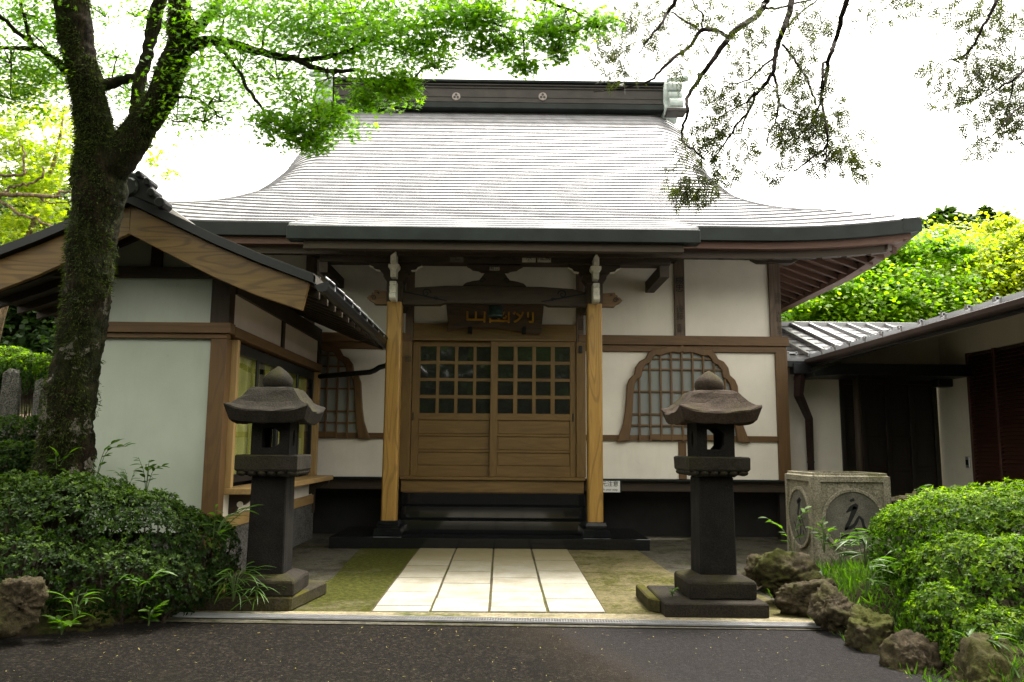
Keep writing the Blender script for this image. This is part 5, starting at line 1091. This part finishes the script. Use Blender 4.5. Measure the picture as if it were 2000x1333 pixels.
# ---------------------------------------------------------------- planting beds and hillsides
def heightfield(name, x0, x1, y0, y1, f, m, step=.12, kind='structure'):
    nx, ny = max(2, int((x1-x0)/step)), max(2, int((y1-y0)/step)); b = MB()
    for j in range(ny+1):
        for i in range(nx+1): x = x0+(x1-x0)*i/nx; y = y0+(y1-y0)*j/ny; b.v.append((x, y, f(x, y)))
    for j in range(ny):
        for i in range(nx): a = j*(nx+1)+i; b.f.append((a, a+1, a+nx+2, a+nx+1))
    o = b.build(name, m, None, 0, True); o['kind'] = kind; return o
def sstep(a, b, x): t = min(1, max(0, (x-a)/(b-a))); return t*t*(3-2*t)
def nz(x, y, s): return mnoise.noise(Vector((x*s, y*s, 3.3)))
def bed_r(x, y):
    ex = 2.75 + .25*sstep(7.4, 5.5, y) + .1*nz(0, y, 1.3)
    return -.06 + (.36+.10*nz(x, y, 1.1))*sstep(ex, ex+.55, x)*sstep(10.3, 9.9, y)
heightfield('planting_bed', 2.3, 7.6, 3.6, 10.3, bed_r, M['earth'])
def bed_l(x, y):
    ey = 6.6 + .75*sstep(-4.0, -2.9, x) + .12*nz(x, 0, 1.2)
    return -.06 + (.30+.08*nz(x, y, 1.3))*sstep(ey, ey+.6, y)*sstep(-2.75, -3.1, x)
heightfield('planting_bed', -9.5, -2.6, 5.9, 9.3, bed_l, M['earth'])
def hill_l(x, y): return -.1 + 2.05*sstep(9.0, 13.8, y)*sstep(-5.6, -7.2, x) + .32*max(0, y-14)*sstep(-5.6, -8, x) + .25*nz(x, y, .35)
heightfield('hillside', -60, -5.4, 9.2, 70, hill_l, M['earth'], .8)
def hill_r(x, y): return -.3 + 15*sstep(27, 75, y)*sstep(2, 26, x) + 3*sstep(24, 34, y)*sstep(6, 14, x) + .6*nz(x, y, .12)
heightfield('hillside', 0, 150, 25, 130, hill_r, M['earth'], 2.5)
pth_ = MB(); pth_.v = [(-9.6, 12.4, 0), (-6.3, 12.4, 0), (-6.2, 14.4, 0), (-9.6, 14.8, 0)]; 
dirt = heightfield('garden_path', -10.5, -6.4, 12.6, 14.3, lambda x, y: hill_l(x, y)+.05, ground_mat('dirt_path', (.13, .095, .07), .1, (.06, .06, .02), .3), .3)

# ---------------------------------------------------------------- clipped azaleas
def bush(name, label, ells, n, m, leaf=.038, cat='shrub', tint=(.45, .22), stems=True):
    """ells: (px, py, Y, rx, ry, rz)"""
    E_ = [(np.array(at(x, y, Y)), np.array((a, b_, c_))) for x, y, Y, a, b_, c_ in ells]
    root = thing(name, label, cat, (float(E_[0][0][0]), float(E_[0][0][1]), 0))
    wts = np.array([np.prod(r)**(2/3) for _, r in E_]); wts /= wts.sum(); P, Nn, S, T_ = [], [], [], []
    for (c, r), q in zip(E_, wts):
        k = int(n*q); d = rng.normal(size=(k, 3)); d /= np.linalg.norm(d, axis=1, keepdims=True); d[:, 2] = np.where(d[:, 2] < -.5, -d[:, 2], d[:, 2])
        nzv = np.array([mnoise.noise(Vector(v*3.0)+Vector(c)) for v in d]); nz2 = np.array([mnoise.noise(Vector(v*8.0)+Vector(c)) for v in d])
        rad = 1 + .10*nzv + .07*nz2 - np.abs(rng.normal(0, .09, k)) ; p = c + d*r*rad[:, None]
        ok = np.ones(k, bool)
        for c2, r2 in E_:
            if c2 is not c: ok &= (np.sum(((p-c2)/r2)**2, 1) > .72)
        ok &= p[:, 2] > .08
        P.append(p[ok]); Nn.append((d/r*r.mean())[ok])
    P = np.concatenate(P); Nn = np.concatenate(Nn); Nn /= np.linalg.norm(Nn, axis=1, keepdims=True)
    lp_, ld_, ln2, ls_, lt_ = [], [], [], [], []
    base_t = np.clip(rng.normal(tint[0], tint[1], len(P)) + .55*(Nn[:, 2]-.5), 0, 1)     # paler new shoots on top; top light and side shade painted into tint
    for j in range(6):
        a = rng.normal(size=P.shape); a -= Nn*np.sum(a*Nn, 1, keepdims=True); a /= np.linalg.norm(a, axis=1, keepdims=True)
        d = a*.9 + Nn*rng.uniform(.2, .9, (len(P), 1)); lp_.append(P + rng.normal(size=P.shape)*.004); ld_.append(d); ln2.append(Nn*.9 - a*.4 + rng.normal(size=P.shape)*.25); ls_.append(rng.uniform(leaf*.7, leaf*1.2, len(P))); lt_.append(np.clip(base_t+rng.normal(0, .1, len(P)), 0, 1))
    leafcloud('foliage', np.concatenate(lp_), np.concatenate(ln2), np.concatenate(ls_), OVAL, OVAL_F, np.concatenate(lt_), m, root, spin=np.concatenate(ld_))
    if stems:
        sb_ = MB()
        for c, r in E_:
            for k in range(14):
                b0 = Vector((c[0]+random.uniform(-.3, .3)*r[0], c[1]+random.uniform(-.3, .3)*r[1], -.02)); e = Vector(c) + Vector((random.uniform(-.8, .8)*r[0], random.uniform(-.8, .8)*r[1], random.uniform(-.2, .7)*r[2]))
                sb_.tube([b0, (b0+e)/2+Vector((random.gauss(0, .05), random.gauss(0, .05), 0)), e], [.016, .011, .004], 5, False)
        sb_.build('stems', B_TWIG, root)
    return root
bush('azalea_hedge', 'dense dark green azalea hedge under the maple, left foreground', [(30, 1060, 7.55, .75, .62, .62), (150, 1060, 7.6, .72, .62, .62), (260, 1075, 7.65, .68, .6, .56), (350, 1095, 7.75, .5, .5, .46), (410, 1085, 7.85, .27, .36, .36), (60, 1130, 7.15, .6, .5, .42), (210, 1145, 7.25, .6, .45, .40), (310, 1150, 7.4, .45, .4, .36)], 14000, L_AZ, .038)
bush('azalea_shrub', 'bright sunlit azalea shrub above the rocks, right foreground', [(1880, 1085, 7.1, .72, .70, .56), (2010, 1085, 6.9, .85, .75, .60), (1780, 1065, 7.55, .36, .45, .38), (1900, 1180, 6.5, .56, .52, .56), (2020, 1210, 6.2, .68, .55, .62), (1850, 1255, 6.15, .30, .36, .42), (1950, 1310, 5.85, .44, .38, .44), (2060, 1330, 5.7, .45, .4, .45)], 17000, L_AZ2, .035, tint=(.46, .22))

# ---------------------------------------------------------------- single leafy plants: every leaf a part
def leaf_mesh(name, L, wd, droop, m, tintv):
    b = MB(); n = 6; A, Bq, Cc = [], [], []
    for i in range(n+1):
        f = i/n; x = L*f*(1-.12*droop*f); z = -droop*L*f*f*.6; w_ = wd*math.sin(math.pi*min(1, f*.93+.07))**.8*(1-.25*f)
        A.append((x, w_, z+w_*.35)); Bq.append((x, 0, z)); Cc.append((x, -w_, z+w_*.35))
    b.v = A+Bq+Cc; k = n+1
    for i in range(n): b.f += [(i, i+1, k+i+1, k+i), (k+i, k+i+1, 2*k+i+1, 2*k+i)]
    me = b.mesh(name, m, 0, True); a = me.attributes.new('tint', 'FLOAT', 'POINT'); a.data.foreach_set('value', np.full(len(me.vertices), tintv, np.float32)); return me
LM = {}
for kind, (L, wd, dr0) in dict(sasa=(.20, .018, .55), blade=(.30, .010, .9), broad=(.12, .024, .3), fern=(.10, .010, .35)).items():
    LM[kind] = [leaf_mesh(kind+'_leaf', L*s, wd*s, dr0, L_GRASS if kind != 'broad' else L_AZ2, tv) for s, tv in ((.85, .15), (.7, .4), (.95, .6))]
def plant(label, px_, py_, Y, stems, H, lean, kind, nl, cat='plant', zb=None, scale=1.):
    c = at(px_, py_, Y)
    if zb is not None: c.z = zb
    root = thing('leafy_plant', label, cat, (c.x, c.y, c.z)); sm = MB()
    for s in range(stems):
        g = random.uniform(0, 2*math.pi); out = Vector((math.cos(g), math.sin(g)*.7, 0))*random.uniform(.2, .6)*H + Vector((lean*H, 0, 0))
        P = smooth_path([c, c+out*.35+Vector((0, 0, H*.6*random.uniform(.8, 1.1))), c+out+Vector((0, 0, H*random.uniform(.65, 1.0)))], 8); sm.tube(P, lerp_list([.005, .002], len(P)), 4, False)
        for k in range(nl):
            f = .3+.7*k/max(1, nl-1); p = P[int(f*(len(P)-1))]; tdir = (P[min(len(P)-1, int(f*(len(P)-1))+1)]-P[max(0, int(f*(len(P)-1))-1)]).normalized()
            ang = math.atan2(tdir.y, tdir.x) + (1.0 if k % 2 else -1.0)*random.uniform(.4, 1.0) if k < nl-1 else math.atan2(tdir.y, tdir.x)
            o = link('leaf', random.choice(LM[kind]), root); o.matrix_basis = Matrix.Translation(p) @ Matrix.Rotation(ang, 4, 'Z') @ Matrix.Rotation(-random.uniform(.0, .7), 4, 'Y') @ Matrix.Rotation(random.uniform(-.6, .6), 4, 'X') @ Matrix.Scale(scale*random.uniform(.75, 1.15), 4)
    sm.build('stem', L_STEM, root)
    return root
L_STEM = plain('green_stem', (.06, .10, .02), .6, .2, 9, .1)
plant('bamboo grass arching right over the hedge end toward the left lantern shaft', 415, 1075, 7.6, 4, .42, .55, 'sasa', 7)
plant('clump of long drooping grass at the foot of the left lantern plinth', 455, 1175, 7.65, 9, .34, .1, 'blade', 6, 'grass')
plant('short leafy grass on the left kerb slab near the drain', 500, 1185, 7.75, 5, .24, .2, 'blade', 5, 'grass')
plant('three-leaved lily sprout under the middle of the left hedge', 145, 1215, 6.75, 5, .26, .15, 'sasa', 4)
plant('small broad-leaved weeds at the asphalt edge, far left', 120, 1240, 6.6, 6, .14, .0, 'broad', 5)
plant('bamboo grass sprouting low from the front of the left hedge', 270, 1180, 7.0, 5, .30, .1, 'sasa', 5)
plant('creeping leafy weeds below the right end of the left hedge', 290, 1222, 6.95, 5, .16, .1, 'broad', 4)
plant('fern fronds poking from the hedge beside the maple trunk', 250, 970, 7.9, 5, .26, .0, 'fern', 9, 'fern')
plant('big-leaved weed sprouting at the base of the maple trunk', 110, 930, 7.7, 4, .24, .0, 'broad', 5)
plant('twiggy sapling leaning against the annex wall by the trunk', 185, 945, 8.6, 3, .55, .1, 'broad', 7, 'sapling')
plant('twiggy sapling above the hedge in front of the annex wall', 285, 965, 8.3, 4, .38, .05, 'broad', 7, 'sapling')
plant('tall upright weed standing left of the basin corner', 1550, 1085, 8.3, 2, .50, .0, 'broad', 9, 'weed')
plant('arching grass stems between the basin and the right shrub', 1640, 1110, 7.8, 5, .42, .15, 'sasa', 6)
plant('leafy weed in front of the basin medallion', 1610, 1080, 8.2, 4, .34, .0, 'broad', 7, 'weed')
plant('bright grass clump against the left side of the right shrub', 1690, 1110, 7.4, 6, .36, .0, 'blade', 5, 'grass')
plant('bamboo grass arching over the rocks below the right shrub', 1690, 1165, 6.9, 5, .40, .35, 'sasa', 6)
plant('long bamboo-grass stem drooping over the mossy rock, lower right', 1790, 1230, 6.2, 4, .34, .7, 'sasa', 8)
plant('dark bamboo grass in the bottom right corner', 1900, 1310, 5.6, 4, .26, .3, 'sasa', 6)
plant('small sprout growing on the right lantern step', 1313, 1165, 7.9, 4, .07, .1, 'broad', 3, 'weed', None, .5)
for lbl, x, y in (('weed with pale leaves on the ledge left of the shrub top', 1790, 975), ('leafy sprig on top of the flat boulder, nearer the basin', 1835, 985), ('leafy sprig on top of the flat boulder, nearer the louvres', 1960, 985)):
    plant(lbl, x, y, 8.6, 3, .16, .1, 'broad', 4, 'weed')
# grass and moss cover of the right bed
n = 7500; gx = rng.uniform(2.85, 4.6, n); gy = rng.uniform(5.2, 9.0, n); keep = np.array([nz(a, b_, 1.6) > -.15 for a, b_ in zip(gx, gy)]); gx, gy = gx[keep], gy[keep]
gp = np.array([(a, b_, bed_r(a, b_)) for a, b_ in zip(gx, gy)]); gd = np.array([0, 0, 1.]) + rng.normal(size=gp.shape)*.55; gn = np.cross(gd, rng.normal(size=gp.shape))
o = leafcloud('ground_cover', gp, gn, rng.uniform(.05, .15, len(gp)), BLADE, BLADE_F, np.clip(rng.normal(.5, .25, len(gp)), 0, 1), L_GRASS, None, spin=gd); tag(o, 'short fresh grass and weeds covering the soil of the right bed', 'ground cover')
# fallen flower strings and leaflets on the asphalt
n = 420; fx = rng.uniform(-3.6, 3.0, n); fy = rng.uniform(4.6, 7.2, n); fp = np.stack([fx, fy, np.full(n, -.006)], 1); fd = rng.normal(size=(n, 3))*np.array([1, 1, .05]); fn = np.tile([0, 0, 1.], (n, 1))
o = leafcloud('leaf_litter', fp, fn + rng.normal(size=fp.shape)*.15, rng.uniform(.008, .03, n), [(0, -.08, 0), (0, .08, 0), (.5, .20, .08), (1, .02, 0), (.5, .05, .08)], BLADE_F, rng.random(n), leafmat('fallen_catkins', (.20, .15, .03), (.32, .29, .07), (.30, .18, .08), .2), None, spin=fd); tag(o, 'pale fallen catkins and leaflets scattered over the asphalt', 'leaf litter')

# ---------------------------------------------------------------- trees further off
def padtree(label, root_xyz, pads_, m, trunkr, leaf, dens, flat=.38, barkm=None, group=None, name='maple_tree', cat='tree', tint=(.5, .22), tmpl=(CLUMP, CLUMP_F), limbs_=True, updir=(0, -.3, .8)):
    root = thing(name, label, cat, root_xyz, group); r0 = Vector(root_xyz); P, Nv, S, T_ = [], [], [], []
    cs = [np.array(c) for c, _ in pads_]; cen = Vector(np.mean(cs, 0)); top = max(c[2] for c in cs)
    barkm = barkm or B_TWIG
    tp = smooth_path([r0, r0+Vector(((cen.x-r0.x)*.3, (cen.y-r0.y)*.3, (cen.z-r0.z)*.5)), Vector((cen.x, cen.y, cen.z)), Vector((cen.x+.1, cen.y, top-.3))], 6); b = MB(); b.tube(tp, lerp_list([trunkr, trunkr*.8, trunkr*.5, trunkr*.15], len(tp)), 10); b.build('trunk', barkm, root, 0, True)
    lb = MB()
    for (c, r) in pads_:
        k = int(dens*r*r); q = ball(k, flat); lobes = rng.normal(size=(9, 3))*np.array([.8, .8, .45]); own = rng.integers(0, 9, k); pt_ = random.gauss(0, .13)
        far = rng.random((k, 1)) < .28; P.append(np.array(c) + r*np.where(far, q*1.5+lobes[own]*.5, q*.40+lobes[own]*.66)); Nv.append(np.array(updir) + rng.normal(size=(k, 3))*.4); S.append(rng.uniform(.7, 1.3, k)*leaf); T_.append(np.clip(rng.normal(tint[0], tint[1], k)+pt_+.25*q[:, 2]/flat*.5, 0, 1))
        if limbs_:
            s0 = min(tp[4:], key=lambda p: abs(p.z-(c[2]-r*.6))); e = Vector(c); md = (s0+e)/2 + Vector((random.gauss(0, .15)*r, random.gauss(0, .15)*r, .1*r)); lb.tube([s0, md, e], [trunkr*.35, trunkr*.2, trunkr*.06], 5, False)
    if limbs_: lb.build('limbs', barkm, root)
    leafcloud('crown', np.concatenate(P), np.concatenate(Nv), np.concatenate(S), tmpl[0], tmpl[1], np.concatenate(T_), m, root); return root
def PX(L, Y, dy=1., down=0): return [((lambda q: (q.x, q.y, q.z))(at(x, y+down, Y+random.uniform(-dy, dy))), r) for x, y, r in L]
q = at(1690, 700, 23)
padtree('fresh green layered maple behind the right roof, nearest the hall eave', (q.x, 23, 0), PX([(1560, 600, 1.0), (1600, 560, 1.1), (1640, 530, 1.0), (1600, 620, 1.2), (1680, 570, 1.3), (1650, 605, 1.2), (1720, 520, 1.1), (1690, 480, .9), (1740, 590, 1.3), (1780, 560, 1.2), (1750, 500, 1.0), (1800, 610, 1.2), (1800, 470, 1.0), (1760, 455, .9), (1830, 520, 1.0), (1545, 625, .9)], 23, 1., 22), L_MAPLE, .35, .10, 3600, .3, group='maples on the slope', tint=(.75, .2))
q = at(1900, 700, 26)
padtree('yellow-green young maple at the right edge above the roof', (q.x, 26, 0), PX([(1850, 560, 1.4), (1900, 520, 1.5), (1960, 550, 1.5), (1890, 460, 1.4), (1960, 470, 1.6), (1840, 490, 1.2), (1930, 600, 1.5), (2000, 500, 1.5), (1990, 430, 1.3), (1870, 610, 1.3), (1840, 445, 1.1), (1940, 430, 1.1), (2040, 560, 1.4), (1800, 445, 1.0)], 26, 1., 48), L_YELLOW, .35, .10, 3000, .4, group='maples on the slope', tint=(.6, .25))
q = at(1850, 600, 36)
padtree('taller pale maple rising behind the yellow one at the picture edge', (q.x, 36, 4), PX([(1750, 470, 1.8), (1800, 440, 1.6), (1870, 450, 1.9), (1930, 430, 1.8), (1990, 420, 1.8), (1960, 500, 2), (1700, 500, 1.6), (1640, 560, 1.8), (1580, 600, 1.8), (1820, 560, 2.2)], 36, 1., 75), L_YELLOW, .4, .15, 1700, .45, group='maples on the slope', tint=(.4, .2))
def conifer(label, x, Y, ytop, ybase, wd, group):
    a, b_ = at(x, ytop, Y), at(x, ybase, Y); root = thing('conifer', label, 'tree', (b_.x, Y, b_.z-3), group); t_ = MB(); t_.tube([(b_.x, Y, b_.z-4), (a.x, Y, a.z)], [.3, .03], 6); t_.build('trunk', B_CYP, root)
    k = 1500; f = rng.random(k)**.7; g = rng.random(k)*2*math.pi; rr2 = f*wd*(.35+.65*rng.random(k))*(1+.3*np.sin(f*40)); P = np.stack([a.x+rr2*np.cos(g), Y+rr2*np.sin(g), a.z-(a.z-b_.z)*f], 1)
    d = np.stack([np.cos(g), np.sin(g), np.full(k, -.35)], 1); leafcloud('crown', P, np.tile([0, 0, 1.], (k, 1))+rng.normal(size=(k, 3))*.3, rng.uniform(.4, .9, k), [(x_, y_*4, z_) for x_, y_, z_ in BLADE], BLADE_F, np.clip(rng.normal(.6, .2, k), 0, 1), L_DARK, root, spin=d)
for lbl, x, yt, yb2, wd, Y in (('rounded blue-green conifer on the skyline just right of the roof tip', 1842, 412, 470, 2.6, 48), ('slender dark conifer on the skyline, left of the tallest one', 1888, 424, 480, 1.6, 62), ('tallest slender conifer on the right skyline', 1922, 408, 480, 1.9, 62), ('short conifer on the skyline nearest the right picture edge', 1960, 420, 480, 1.6, 62)): conifer(lbl, x, Y, yt, yb2, wd, 'skyline conifers')
# left background
q = at(40, 850, 12.5)
padtree('yellow-green maple behind the big trunk at the left edge', (at(-60, 800, 12).x, 12.2, 1.2), PX([(20, 250, .8), (80, 230, .8), (60, 310, .8), (110, 290, .7), (20, 350, .8), (100, 360, .7), (40, 420, .7), (-30, 300, .9), (110, 420, .6), (300, 310, .25), (330, 340, .2), (280, 300, .3), (60, 180, .7), (-20, 440, .8)], 12, .6), L_YELLOW, .06, .055, 1700, .32, B_PINE, 'background trees at the left', tmpl=(MAPLE, MAPLE_F), tint=(.45, .25), limbs_=False)
pine = thing('bare_branched_tree', 'tree with pale twisting bare branches in front of the left foliage', 'tree', (at(-60, 800, 11).x, 11, 1.0))
tb = at(-190, 700, 11)
limb('trunk', [(tb.x-.2, 11, .8), (tb.x-.1, 11, 2.5), tuple(at(-110, 420, 11)), tuple(at(-90, 250, 11))], [.14, .12, .09, .05], B_PINE, pine, 10)
for pts, wd in (([(-110, 366, 11), (0, 378, 11), (60, 382, 10.9), (108, 385, 10.8), (118, 376, 10.8), (140, 376, 10.8)], [11, 9, 8, 6, 4]), ([(-108, 372, 11), (0, 395, 11), (40, 420, 10.9), (75, 430, 10.8), (105, 445, 10.7), (130, 446, 10.7)], [8, 6, 5, 4, 2]), ([(0, 385, 11), (22, 365, 11), (50, 362, 11), (78, 352, 10.9), (85, 335, 10.9), (80, 325, 10.9)], [6, 5, 5, 4, 2]), ([(-106, 352, 11), (0, 343, 11), (45, 340, 11), (48, 330, 11), (46, 300, 11), (40, 270, 11)], [7, 6, 5, 4, 2]), ([(70, 383, 10.9), (90, 395, 10.9), (110, 400, 10.9), (135, 395, 10.9)], [4, 3, 3, 2])):
    limb('branch', px(*pts), wpx(wd, 11), B_PINE, pine, 7, 5, .012)
padtree('dark evergreen tree filling the gap under the annex eave at the left', (at(60, 800, 17).x, 17, 2.5), PX([(20, 600, 1.1), (80, 600, 1.1), (50, 660, 1.1), (100, 680, 1.0), (10, 690, 1.1), (60, 730, 1.0), (110, 740, .9), (10, 560, 1.1), (90, 540, 1.1), (40, 500, 1.2), (100, 470, 1.2), (-30, 620, 1.2), (10, 450, 1.2), (130, 620, 1.), (-30, 740, 1.)], 17), L_DARK, .3, .11, 1400, .6, B_CYP, 'background trees at the left', 'evergreen_tree')
padtree('second evergreen further up the left slope', (at(0, 700, 24).x, 24, 4), PX([(0, 450, 1.8), (70, 470, 1.8), (130, 520, 1.8), (30, 560, 1.8), (100, 600, 1.8), (-40, 540, 1.8), (20, 640, 1.8), (100, 690, 1.8), (-30, 690, 1.8), (60, 400, 1.6)], 24), L_DARK, .35, .18, 650, .7, B_CYP, 'background trees at the left', 'evergreen_tree')
bush('shrub', 'light green rounded shrub over the two stone posts at the left', [(20, 715, 13.2, .45, .4, .3), (65, 725, 13.0, .45, .4, .28), (95, 745, 13.3, .35, .35, .3)], 1300, L_AZ2, .06)
bush('low_hedge', 'low dark hedge in front of the dirt path at the far left', [(10, 860, 9.9, .6, .4, .3), (60, 865, 9.8, .5, .4, .3), (-60, 870, 9.8, .6, .4, .3)], 1800, L_AZ, .045)
bush('shrub', 'dense shrub at the left edge between the low hedge and the azalea', [(15, 910, 8.6, .4, .35, .25), (70, 905, 8.7, .3, .3, .22)], 1400, L_AZ, .045)
for lbl, x0, x1, yt, yb2 in (('pale weathered stone post under the shrub, left of its pair', 12, 42, 722, 805), ('shorter pale stone post under the shrub, right of its pair', 72, 100, 742, 800)):
    a, b_ = at((x0+x1)/2, yt, 12.6), at((x0+x1)/2, yb2, 12.6); w_ = (x1-x0)/F_PX*12.6/2; q = loft([sqring(w_, b_.z-.4), sqring(w_*.95, (a.z+b_.z)/2), sqring(w_*.75, a.z-.06), sqring(w_*.4, a.z)], .012); place(q, Matrix.Translation((a.x, 12.6, 0)) @ Matrix.Rotation(.3, 4, 'Z')); o = q.build('stone_post', M['base_granite'], None, .02); tag(o, lbl, 'stone post', 'stone posts at the left')
# trees behind the camera and beside it: they shade the yard and show in the door glass
for i, (x, y, s) in enumerate(((-7.5, -5, 1.), (-2.5, -9, 1.2), (3.2, -8, 1.1), (8.5, -5, 1.), (-13, 1, .9), (14, -2, .9), (0.5, -13, 1.3))):
    P_ = [((x+random.uniform(-2.6, 2.6)*s, y+random.uniform(-2, 2)*s, random.uniform(1.6, 6.2)*s), random.uniform(1.0, 1.6)*s) for _ in range(34 if i in (1, 2, 6) else 26)]
    padtree(['broad evergreen behind the viewpoint, left', 'tall evergreen behind the viewpoint, left of centre', 'tall evergreen behind the viewpoint, right of centre', 'broad evergreen behind the viewpoint, right', 'evergreen left of the viewpoint', 'evergreen right of the viewpoint', 'farthest evergreen behind the viewpoint'][i], (x, y, -.03), P_, L_DARK, .3, .22, 190, .6, B_CYP, 'trees around the yard', 'evergreen_tree')
